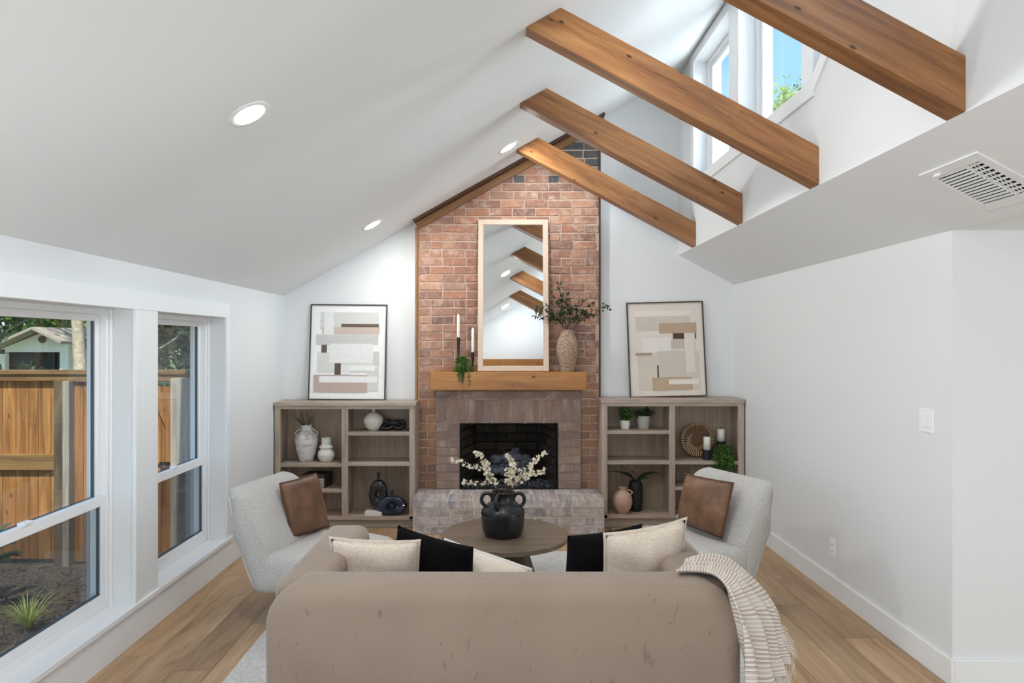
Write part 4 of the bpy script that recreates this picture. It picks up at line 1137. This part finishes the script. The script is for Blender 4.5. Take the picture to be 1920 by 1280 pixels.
for path in ([(925, 905), (905, 880), (880, 872), (845, 862)], [(925, 900), (912, 880), (905, 858), (893, 850)], [(925, 905), (900, 905), (870, 903)], [(930, 908), (918, 895), (914, 875), (912, 868)],
             [(958, 905), (962, 880), (958, 862), (950, 850)], [(960, 908), (985, 880), (1005, 862), (1024, 850)], [(962, 905), (985, 890), (1008, 886), (1020, 882)], [(965, 908), (990, 892), (998, 880)], [(955, 905), (950, 885), (962, 872)], [(950, 905), (958, 892), (972, 878)]):
    dy = random.uniform(-.07, .1); pts = [Vector((random.uniform(-.02, .02), 0, .2))]
    for i, (u, v) in enumerate(path): pts.append(P(u, v, 4.27+dy*(i+1)/4)-J)
    pts = [Vector(q) for q in smooth_prof([tuple(q) for q in pts], 5)]
    tube(bs, pts, [.0028*(1-.6*i/len(pts)) for i in range(len(pts))], 5)
    for i, q in enumerate(pts):
        if i < 5: continue
        for _ in range(3 if i > 7 else 2): blossom(bp, q+rdir()*.014, random.uniform(.011, .016))
    ex = pts[-1]+(pts[-1]-pts[-3]).normalized()*.05; tube(bs, [pts[-1], ex+rdir()*.01], [.0012, .0006], 4)
obj('branches', bs, M['twig'], t); obj('blossoms', bp, M['petal'], t)

# ------------------------------------------------------------------ armchairs
def armchair(label, loc, rot):
    t = thing('lounge_chair', label, 'chair', loc, rot, 'boucle lounge chairs')
    def slab(prof, w, r, seg=5):
        bm = bmesh.new(); prism(bm, prof, 'y', -w/2, w/2)
        bmesh.ops.bevel(bm, geom=bm.edges[:], offset=r, segments=seg, profile=.5, affect='EDGES'); bmesh.ops.triangulate(bm, faces=[f for f in bm.faces if len(f.verts) > 4]); return bm
    obj('backrest', slab([(-.05, .20), (.10, .20), (.03, .46), (-.09, .755), (-.22, .79), (-.155, .50)], .62, .052), M['boucle'], t, True)
    obj('seat', slab([(-.0, .20), (.56, .22), (.585, .40), (.30, .435), (.0, .415)], .625, .06, 6), M['boucle'], t, True)
    bm = bmesh.new()
    for s in (-1, 1):
        y = s*.300; tube(bm, smooth_prof([(-.040, y, .25), (-.088, y, .36), (-.138, y, .50), (-.192, y, .735)], 5), .005, 6)
    tube(bm, [(-.200, -.27, .772), (-.200, .27, .772)], .005, 6)
    obj('piping', bm, M['piping'], t, True)
    bm = bmesh.new(); lathe(bm, [(.24, 0), (.245, .004), (.245, .02), (.06, .03), (.05, .04), (.05, .205)], 36); o = obj('swivel_base', bm, M['black'], t, False, loc=(.24, 0, 0))
    return t
armchair('ivory boucle armless lounge chair by the left windows', (-1.275, 4.15, .0), math.radians(-14))
armchair('ivory boucle armless lounge chair by the right wall', (1.309, 4.281, .0), math.radians(205))

# ------------------------------------------------------------------ pillows
def pillow(name, label, corners, th, mat, piping=None, flange=0, seed=0, pinch=.06, parent_tag='pillow', group=None, wr=.004):
    """corners: TL, TR, BR, BL as world points"""
    r = random.Random(seed); TL, TR, BR, BL_ = [Vector(c) for c in corners]; c0 = (TL+TR+BR+BL_)/4
    nrm = (TR-TL).cross(BL_-TL).normalized()
    N = 22; bm = bmesh.new(); G = {}
    ph = [r.uniform(0, 6) for _ in range(6)]
    t = thing(name, label, 'pillow', c0, 0, group)
    for s in (1, -1):
        for i in range(N+1):
            for j in range(N+1):
                u, v = i/N, j/N
                if s == -1 and (i in (0, N) or j in (0, N)): G[(s, i, j)] = G[(1, i, j)]; continue
                a, b = 2*u-1, 2*v-1
                # edges bow inwards between corners
                uu = .5+.5*a*(1-pinch*(1-b*b)); vv = .5+.5*b*(1-pinch*(1-a*a))
                p = (TL*(1-uu)+TR*uu)*(1-vv)+(BL_*(1-uu)+BR*uu)*vv
                k = max(0, (1-a**2)*(1-b**2))**.42
                wv = wr*(math.sin(7*u+5*v+ph[0])+math.sin(13*v-6*u+ph[1])+.6*math.sin(19*u+ph[2]))*(k**.5)
                p = p+nrm*s*(th/2*k+wv)-c0
                G[(s, i, j)] = bm.verts.new(p)
        for i in range(N):
            for j in range(N): bm.faces.new([G[(s, i, j)], G[(s, i+1, j)], G[(s, i+1, j+1)], G[(s, i, j+1)]][::s])
    obj('cushion', bm, mat, t, True)
    ring = [G_ for G_ in []]
    def edge(uu, vv):
        a, b = 2*uu-1, 2*vv-1; uu = .5+.5*a*(1-pinch*(1-b*b)); vv = .5+.5*b*(1-pinch*(1-a*a))
        return (TL*(1-uu)+TR*uu)*(1-vv)+(BL_*(1-uu)+BR*uu)*vv-c0
    K = 22
    path = [edge(i/K, 0) for i in range(K)]+[edge(1, i/K) for i in range(K)]+[edge(1-i/K, 1) for i in range(K)]+[edge(0, 1-i/K) for i in range(K)]
    if flange:
        bm = bmesh.new(); A = []; n_ = len(path)
        for i, p in enumerate(path):
            o_ = p.normalized(); q = p+o_*flange; w = nrm*(.004+.0025*math.sin(i*1.3+ph[3])); A.append((bm.verts.new(p*.985+nrm*.006), bm.verts.new(q+w), bm.verts.new(q-w), bm.verts.new(p*.985-nrm*.006)))
        for i in range(n_):
            X, Y_ = A[i], A[(i+1) % n_]
            for k in range(3): bm.faces.new((X[k], X[k+1], Y_[k+1], Y_[k]))
        obj('flange', bm, piping, t, True)
    elif piping:
        bm = bmesh.new(); tube(bm, path, .0045, 6, closed=True); obj('piping', bm, piping, t, True)
    return t
M['leather_edge'] = simple('dark_leather_seam', (92, 60, 40), .5)
pillow('leather_pillow', 'brown leather pillow leaning on the left lounge chair', [P(524, 906, 4.13), P(593, 887, 4.42), P(617, 987, 4.44), P(546, 1010, 4.14)], .13, M['leather'], M['leather_edge'], 0, 1, .03, group='brown leather pillows', wr=.003)
pillow('leather_pillow', 'brown leather pillow leaning on the right lounge chair', [P(1286, 888, 4.44), P(1376, 905, 4.10), P(1354, 1010, 4.10), P(1270, 978, 4.48)], .13, M['leather'], M['leather_edge'], 0, 2, .03, group='brown leather pillows', wr=.003)
for_s = dict(group='sofa pillows')
pillow('cream_pillow', 'oatmeal flanged pillow at the left end of the sofa', [P(620, 1008, 2.86), P(786, 1014, 2.84), (-.33, 2.80, .44), (-.68, 2.82, .44)], .17, M['cream_fab'], M['cream_fab'], .010, 3, .07, wr=.006, **for_s)
pillow('black_pillow', 'black plush pillow tilted behind the left oatmeal pillow', [P(746, 984, 3.02), P(888, 1025, 2.94), (-.10, 2.88, .43), (-.50, 2.93, .46)], .16, M['black_fab'], None, 0, 4, .05, wr=.005, **for_s)
pillow('lumbar_pillow', 'cream linen pillow slumped low near the sofa middle', [P(836, 1012, 3.10), P(994, 1068, 3.02), (.10, 2.86, .40), (-.30, 2.92, .40)], .15, M['cream_flange'], M['piping'], .012, 5, .03, **for_s)
pillow('black_pillow', 'black plush pillow behind the right oatmeal pillow', [P(1064, 1004, 3.0), P(1204, 981, 3.06), (.62, 2.93, .43), (.235, 2.88, .40)], .16, M['black_fab'], None, 0, 6, .05, wr=.005, **for_s)
pillow('cream_pillow', 'oatmeal flanged pillow with raised corner at the right end of the sofa', [P(1134, 1002, 2.86), P(1286, 972, 2.88), (.735, 2.84, .44), (.40, 2.80, .43)], .17, M['cream_fab'], M['cream_fab'], .010, 7, .07, wr=.006, **for_s)

# ------------------------------------------------------------------ sofa
sf = thing('sofa', 'taupe velvet sofa seen from behind with rounded back and arms', 'sofa', (.006, 2.38, .013))
def rr_prof(hw, z0, z1, r, n=8):
    pts = [(-hw, z0), (hw, z0)]
    for i in range(n+1): a_ = PI/2*i/n; pts.append((hw-r+r*math.cos(a_), z1-r+r*math.sin(a_)))
    for i in range(n+1): a_ = PI/2+PI/2*i/n; pts.append((-hw+r+r*math.cos(a_), z1-r+r*math.sin(a_)))
    return pts
def soft_slab(hw, z0, z1, r, y0, y1, e, k=7):
    bm = bmesh.new(); layers = []
    for i in range(k+1): a_ = PI/2*i/k; layers.append((y0+e-e*math.sin(PI/2-a_) if False else y0+e*(1-math.sin(a_)), e*(1-math.cos(a_))))
    layers = [(y0+e*(1-math.cos(PI/2*i/k)), e*(1-math.sin(PI/2*i/k))) for i in range(k+1)]
    layers = layers+[(y1-(y-y0), o_) for y, o_ in layers[::-1]]
    rings = []
    for y, o_ in layers:
        rings.append([bm.verts.new((x, y, z)) for x, z in rr_prof(hw-o_, z0, z1-o_, max(.01, r-o_*.5))])
    n = len(rings[0])
    for A, B in zip(rings, rings[1:]):
        for i in range(n): bm.faces.new((A[i], B[i], B[(i+1) % n], A[(i+1) % n]))
    bm.faces.new(rings[0]); bm.faces.new(rings[-1][::-1]); return bm
obj('backrest', soft_slab(.834, .09, .745, .15, 0, .235, .07), M['velvet'], sf, True)
# seam on the left/right edges of the back
for s in (-1, 1):
    bm = rbox(.20, .82, .645, .05, 6, (s*.724, .50, .4125)); obj('arm', bm, M['velvet'], sf, True)
bm = bmesh.new(); pr = rr_prof(.834-.008, .1, .745-.008, .145, 10)[2:]
tube(bm, [(x, .045, z) for x, z in pr], .0035, 6); obj('piping', bm, M['velvet'], sf, True)
obj('seat_base', rbox(1.33, .66, .22, .02, 2, (0, .56, .20)), M['velvet'], sf, True)
for s in (-1, 1): obj('seat_cushion', rbox(.655, .66, .13, .045, 5, (s*.329, .565, .355)), M['velvet'], sf, True)
for x in (-.74, .74):
    for y in (.08, .82):
        bm = bmesh.new(); lathe(bm, [(.018, 0), (.024, .095)], 16); obj('leg', bm, M['black'], sf, loc=(x, y, 0))

# ------------------------------------------------------------------ throw blanket
tb = thing('throw_blanket', 'striped cream and taupe fringed throw draped over the right sofa corner', 'blanket', (.8, 2.6, .013))
near = [P(1266, 1075, 2.50), P(1306, 1075, 2.50), P(1338, 1081, 2.46), P(1358, 1102, 2.40), P(1371, 1145, 2.365), P(1381, 1200, 2.36), P(1391, 1260, 2.36), P(1402, 1330, 2.36)]
far = [P(1284, 1052, 2.70), P(1326, 1042, 2.73), P(1366, 1050, 2.76), P(1400, 1082, 2.76), P(1428, 1122, 2.74), P(1446, 1162, 2.70), P(1460, 1200, 2.66), P(1466, 1222, 2.64)]
NS = 90; NW = 44
nearS = smooth_prof([tuple(p) for p in near], 13)[:NS+1]; farS = smooth_prof([tuple(p) for p in far], 13)[:NS+1]
NS = len(nearS)-1
bm = bmesh.new(); uvl = bm.loops.layers.uv.new('UVMap'); V = []
org = Vector((.8, 2.6, .013))
def sofa_push(p):
    # keep the cloth outside the rounded back and arm
    top = .755
    q = Vector(p)
    if q.x < .845 and q.z < top+.012+.0: 
        # over the top surface
        if q.x < .77: q.z = max(q.z, top+.012)
    return q
for i in range(NS+1):
    row = []
    s = i/NS
    for j in range(NW+1):
        w = j/NW
        a, b = Vector(nearS[i]), Vector(farS[i])
        p = a.lerp(b, w)
        hang = min(1, max(0, (s-.30)/.35))
        bow = math.sin(PI*w)
        p += Vector((.03, 0, .006))*bow*(.3+.7*hang)
        fold = (.011+.020*hang)*math.sin(w*2*PI*4.2+1.3*math.sin(s*4)+.6)
        fold2 = .006*math.sin(w*2*PI*9+s*7)
        out = Vector((.85*hang+.15, -.45*hang, 1-hang)).normalized()
        p += out*(fold*(.5+.5*hang)+fold2*(.5+.5*hang)+.006)
        row.append(bm.verts.new(p-org))
    V.append(row)
for i in range(NS):
    for j in range(NW):
        f = bm.faces.new((V[i][j], V[i+1][j], V[i+1][j+1], V[i][j+1]))
        for lp, (uu, vv) in zip(f.loops, ((j/NW, i/NS), (j/NW, (i+1)/NS), ((j+1)/NW, (i+1)/NS), ((j+1)/NW, i/NS))): lp[uvl].uv = (uu, vv)
ends = [(V[NS][j].co.copy(), (V[NS][j].co-V[NS-3][j].co).normalized()) for j in range(NW+1)]
side = [(V[i][NW].co.copy()) for i in range(int(NS*.75), NS+1)]
o = obj('blanket_cloth', bm, M['throw'], tb, True)
sl = o.modifiers.new('solid', 'SOLIDIFY'); sl.thickness = .005
random.seed(2); bm = bmesh.new()
for c_, d in ends:
    for _ in range(3):
        p = c_+Vector((random.uniform(-.006, .006), random.uniform(-.008, .008), 0)); d2 = (Vector((d.x*.2, d.y*.2, -1))+rdir()*.22).normalized()
        tube(bm, [p, p+d2*.03+rdir()*.004, p+d2*.065], [.0016, .0014, .0007], 4)
for c_ in side:
    for _ in range(2):
        d2 = (Vector((.8, .3, -.6))+rdir()*.3).normalized(); tube(bm, [c_, c_+d2*.02, c_+d2*.035+Vector((0, 0, -.01))], [.0014, .0012, .0006], 4)
o = obj('fringe', bm, M['cream_flange'], tb); o['kind'] = 'stuff'

# ------------------------------------------------------------------ outdoors
GZ = -.15
struct('ground', box(-60, -2.21, -40, 90, GZ-.3, GZ), M['mulch'])
bm = box(-60, -2.3, 7.2, 90, GZ-.02, GZ+.02); o = struct('lawn', bm, M['ground'])
YFn = 5.5
fn = thing('board_fence', 'golden cedar privacy fence seen through the left windows', 'fence', (-2.3, YFn, GZ))
fz = 1.357-GZ
xs = -2.9-.04; k = 0
random.seed(14)
fx = lambda u: (u-U0)*YFn/F+2.3
def board(parent, x0, x1, z0, z1, yo=0, mat=None, nm='board'):
    return obj(nm, box(x0+.002, x1-.002, yo, yo+.018, z0, z1), mat or M['fence'], parent)
# boards in view of the first window run left from u=108
edges = [108, 96, 72, 54, 30, 5]
for a, b in zip(edges[1:], edges): board(fn, fx(a), fx(b), .04, fz-.05)
x = fx(5)
for k in range(18): board(fn, x-.118, x, .04, fz-.05); x -= .12
xend = x
for a, b in ((141, 158), (158, 176), (176, 196), (196, 216)): board(fn, fx(a), fx(b), .02, fz-.06, -.01)
x = fx(216)
while x < fx(292): board(fn, x, min(x+.12, fx(292)), .02, fz-.06, -.01); x += .12
obj('fence_cap', box(xend, -.05, -.05, .06, fz-.0, fz+.03), M['fence_h'], fn)
obj('top_rail', box(xend, -.05, -.035, 0, fz-.055, fz), M['fence_h'], fn)
obj('middle_rail', box(xend, fx(109), -.035, 0, (1.6-(872-643)*YFn/F)-GZ-.03, (1.6-(858-643)*YFn/F)-GZ+.03), M['fence_h'], fn)
obj('post', box(fx(110), fx(128), -.06, .03, 0, fz-.055), M['post'], fn)
obj('post', box(fx(129), fx(141), -.08, .0, 0, fz-.055), M['greypost'], fn)
gt = thing('fence_gate', 'cedar gate with diagonal brace and black latch beside grey post', 'gate', (-2.3, YFn-.03, GZ))
for a, b in ((292, 306), (306, 318), (318, 330)): board(gt, fx(a), fx(b), .02, fz-.1)
obj('gate_frame', box(fx(318), fx(330), -.03, 0, .03, fz-.1), M['fence'], gt)
bm = bmesh.new(); prism(bm, [(fx(286), fz-.14), (fx(318), fz-.42), (fx(318), fz-.14)], 'y', -.028, -.001); obj('brace', bm, M['fence'], gt)
bm = bmesh.new(); zz = (1.6-(866-643)*YFn/F)-GZ; bx(bm, fx(308), fx(326), -.05, -.028, zz-.015, zz+.012); bx(bm, fx(304), fx(310), -.06, -.02, zz-.03, zz+.0); obj('latch', bm, M['black'], gt)
o = obj('gate_post', box(fx(332), -.06, -.08, .02, 0, fz-.03), M['greypost'], gt)
# bed: gravel and pavers
bm = bmesh.new(); random.seed(77)
for k in range(5000):
    x = -random.uniform(2.3, 4.2); y = random.uniform(2.3, 5.4); s = random.uniform(.008, .022)
    c_ = Vector((x, y, GZ+s*.3)); vs = [bm.verts.new(c_+rdir()*s) for _ in range(4)]
    for f in ((0, 1, 2), (0, 2, 3), (0, 3, 1), (1, 3, 2)): bm.faces.new([vs[i] for i in f])
o = obj('gravel_bed', bm, M['gravel']); o['kind'] = 'stuff'; tag(o, 'dark gravel and mulch chips in the bed outside the windows', 'gravel')
for k in range(6):
    o = obj('paver', rbox(.30, .62, .045, .01, 1), M['paver'], loc=(-2.62+.01*(k % 2), 2.3+k*.66, GZ+.02)); tag(o, ['beige stepping paver closest to the viewer, below the big window', 'beige paver second along the house wall, under the big window', 'beige paver third along the house wall, near the big window end', 'beige paver fourth along the wall, between the two windows', 'beige paver fifth along the wall, under the narrow window', 'beige paver farthest along the wall, nearest the fence gate'][k], 'paver', 'pavers along the house wall')
# grass tuft
random.seed(15)
t = thing('grass_tuft', 'spiky pale green grass tuft in the bed outside the big window', 'plant', tuple(P(52, 1105, 4.2).xy)+(GZ,))
bm = bmesh.new()
for k in range(150):
    a_ = random.uniform(0, 2*PI); L = random.uniform(.14, .32); d = Vector((math.cos(a_), math.sin(a_), 0))*random.uniform(.15, .9); prev = None; w_ = .004
    s_ = Vector((-d.y, d.x, 0)).normalized()*w_
    for i in range(6):
        s = i/5; c_ = d*L*s+Vector((0, 0, L*(1.5*s-s*s*.9))); sw_ = s_*(1-s*.9)
        cur = (bm.verts.new(c_-sw_), bm.verts.new(c_+sw_))
        if prev: bm.faces.new((prev[0], prev[1], cur[1], cur[0]))
        prev = cur
obj('blades', bm, M['leaf_lt'], t)
def bush(name, label, loc, rx_, rz_, n, ls, lm, seed, cat='bush', big=False):
    random.seed(seed); t = thing(name, label, cat, loc)
    bs = bmesh.new(); bl = bmesh.new()
    for k in range(max(6, n//90)):
        d = rdir(.5); tube(bs, [(0, 0, 0), Vector((d.x*rx_*.6, d.y*rx_*.6, abs(d.z)*rz_+.1))], .008, 5)
    cl_ = [Vector((random.gauss(0, .45)*rx_, random.gauss(0, .45)*rx_, rz_*random.uniform(.3, 1))) for _ in range(max(5, n//45))]
    for k in range(n):
        c_ = random.choice(cl_)+rdir()*random.uniform(0, rx_*.28); leaf(bl, c_, rdir(.2), ls*random.uniform(.7, 1.3), ls*.42)
    obj('stems', bs, M['twig'], t); obj('foliage', bl, lm, t)
pb = P(30, 690, 7.6); bush('bush', 'bright green shrub just behind the fence top', (pb.x, 7.6, GZ), .75, 1.18, 2600, .10, M['leaf_gr'], 41)
pb = P(5, 640, 6.6); 
# broad leaf plant in the bed, left
t = thing('broad_leaf_plant', 'dark glossy broad-leaved plant at the lower left of big window', 'plant', (P(-60, 980, 4.5).x, 4.5, GZ))
random.seed(19)
for k in range(9):
    a_ = random.uniform(-.6, PI*.9); d = Vector((math.cos(a_), math.sin(a_)*.7, 0)); bm = bmesh.new(); prev = None; L = random.uniform(.28, .4); up = random.uniform(.35, .6)
    for i in range(9):
        s = i/8; c_ = d*L*s+Vector((0, 0, .18+up*s-.25*s*s)); hw = .05*math.sin(PI*min(1, max(0, (s-.2)/.82)))+.004; sd = Vector((-d.y, d.x, 0))*hw
        cur = (bm.verts.new(c_-sd+Vector((0, 0, hw*.3))), bm.verts.new(c_), bm.verts.new(c_+sd+Vector((0, 0, hw*.3))))
        if prev: bm.faces.new((prev[0], prev[1], cur[1], cur[0])); bm.faces.new((prev[1], prev[2], cur[2], cur[1]))
        prev = cur
    obj('leaf', bm, M['leaf_dk'], t, True)
def tree(label, loc, h, cr, cz, n, ls, lm, seed, tr=.16, squash=.8):
    random.seed(seed); t = thing('tree', label, 'tree', loc)
    bs = bmesh.new(); pts = [Vector((0, 0, 0))]
    for i in range(8): pts.append(pts[-1]+Vector((random.uniform(-.1, .1), random.uniform(-.1, .1), h/8)))
    tube(bs, pts, [tr*(1-.7*i/8) for i in range(9)], 10)
    for k in range(14):
        s = random.uniform(.4, .95); p0 = pts[int(s*8)]; d = rdir(.4); tube(bs, [p0, p0+d*cr*.4, p0+d*cr*.8+Vector((0, 0, .2))], [tr*.3, tr*.18, tr*.06], 6)
    obj('trunk', bs, M['bark'], t, True)
    bl = bmesh.new(); cl_ = []
    while len(cl_) < 70:
        d = rdir(); cl_.append(Vector((d.x*cr, d.y*cr, d.z*cr*squash))*random.uniform(.35, 1)+Vector((0, 0, cz)))
    for k in range(n): leaf(bl, random.choice(cl_)+rdir()*random.uniform(0, cr*.3), rdir(), ls*random.uniform(.6, 1.3), ls*.5)
    obj('crown', bl, lm, t)
tree('tall pale-trunked tree beside the shed, left window', (P(157, 640, 13).x, 13, GZ), 6, 1.7, 5.6, 4000, .16, M['leaf_lt'], 51, .13)
tree('big leafy tree behind the shed, far left', (P(30, 640, 26).x, 26, GZ), 7, 5.0, 5.0, 14000, .3, M['leaf_lt'], 52)
tree('bright leafy tree behind the shed roof', (P(110, 640, 24).x, 24, GZ), 7, 4.4, 4.2, 14000, .28, M['leaf_gr'], 53)
tree('tree with drooping shaggy leaves seen through the narrow window', (P(345, 640, 15).x, 15, GZ), 6, 1.9, 3.0, 9000, .2, M['leaf_grey'], 54, .14, 1.3)
tree('light green tree seen at left of narrow window', (P(300, 640, 17).x, 17, GZ), 6, 2.2, 3.4, 8000, .2, M['leaf_lt'], 55, .14, 1.2)
tree('leafy tree far left behind the fence', (-19, 22, GZ), 7, 4.5, 4.5, 5000, .3, M['leaf_gr'], 56)
bush('overhanging_shrub', 'green shrub twig hanging before the shed roof at far left', (P(10, 640, 8.6).x-.3, 8.6, GZ), .55, 2.05, 900, .12, M['leaf_dk'], 58)
# shed
YSd = 14.0
sh = thing('garden_shed', 'cream gabled outbuilding with round vent seen through big window', 'shed', (P(81, 640, YSd).x, YSd, GZ))
X_ = lambda u: (u-81)*YSd/F; Z_ = lambda v: H-(v-V0)*YSd/F-GZ
bm = bmesh.new(); prism(bm, [(X_(0), Z_(660)), (X_(128), Z_(660)), (X_(128), Z_(644)), (X_(81), Z_(622)), (X_(0), Z_(655))], 'y', 0, .12)
prism(bm, [(X_(112), 0), (X_(128), 0), (X_(128), Z_(660)), (X_(112), Z_(660))], 'y', 0, .12); bx(bm, X_(128)-.1, X_(128), .12, 4, 0, Z_(646)); bx(bm, X_(0)-2, X_(0)+.1, 0, .12, 0, Z_(655))
obj('shed_wall', bm, M['shed'], sh)
bm = bmesh.new(); prism(bm, [(X_(-40), Z_(672)), (X_(81), Z_(618)), (X_(134), Z_(644)), (X_(134), Z_(640)), (X_(81), Z_(613)), (X_(-40), Z_(667))], 'y', -.35, 4); obj('roof', bm, M['shedroof'], sh)
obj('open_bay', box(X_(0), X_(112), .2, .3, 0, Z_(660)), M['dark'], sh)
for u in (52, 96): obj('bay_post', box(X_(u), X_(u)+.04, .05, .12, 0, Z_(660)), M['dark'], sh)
bm = bmesh.new(); lathe(bm, [(.001, 0), (.055, 0), (.055, .03), (.075, .03), (.075, -.0)], 28, cap=False); bmesh.ops.transform(bm, matrix=Matrix.Rotation(PI/2, 4, 'X'), verts=bm.verts[:]); obj('round_vent', bm, M['post'], sh, loc=(0, -.01, Z_(636)))
# trees seen through the clerestory windows
def dirp(u, v, Y): return P(u, v, Y)
p = dirp(1470, 210, 16); tree('round leafy treetop seen through the middle clerestory window', (p.x, p.y, GZ), p.z-GZ, 1.25, p.z-GZ-.7, 5000, .13, M['leaf_lt'], 61, .14, 1.2)
p = dirp(1360, 290, 18); tree('leafy treetop low in the far clerestory window', (p.x, p.y, GZ), p.z-GZ, 1.3, p.z-GZ-.3, 5000, .14, M['leaf_lt'], 62, .14, .9)
p = dirp(1512, 150, 14); tree('sparse dark twig top at right edge of clerestory glass', (p.x+.2, p.y, GZ), p.z-GZ, .5, p.z-GZ-.3, 500, .1, M['leaf_dk'], 63, .08, 1)
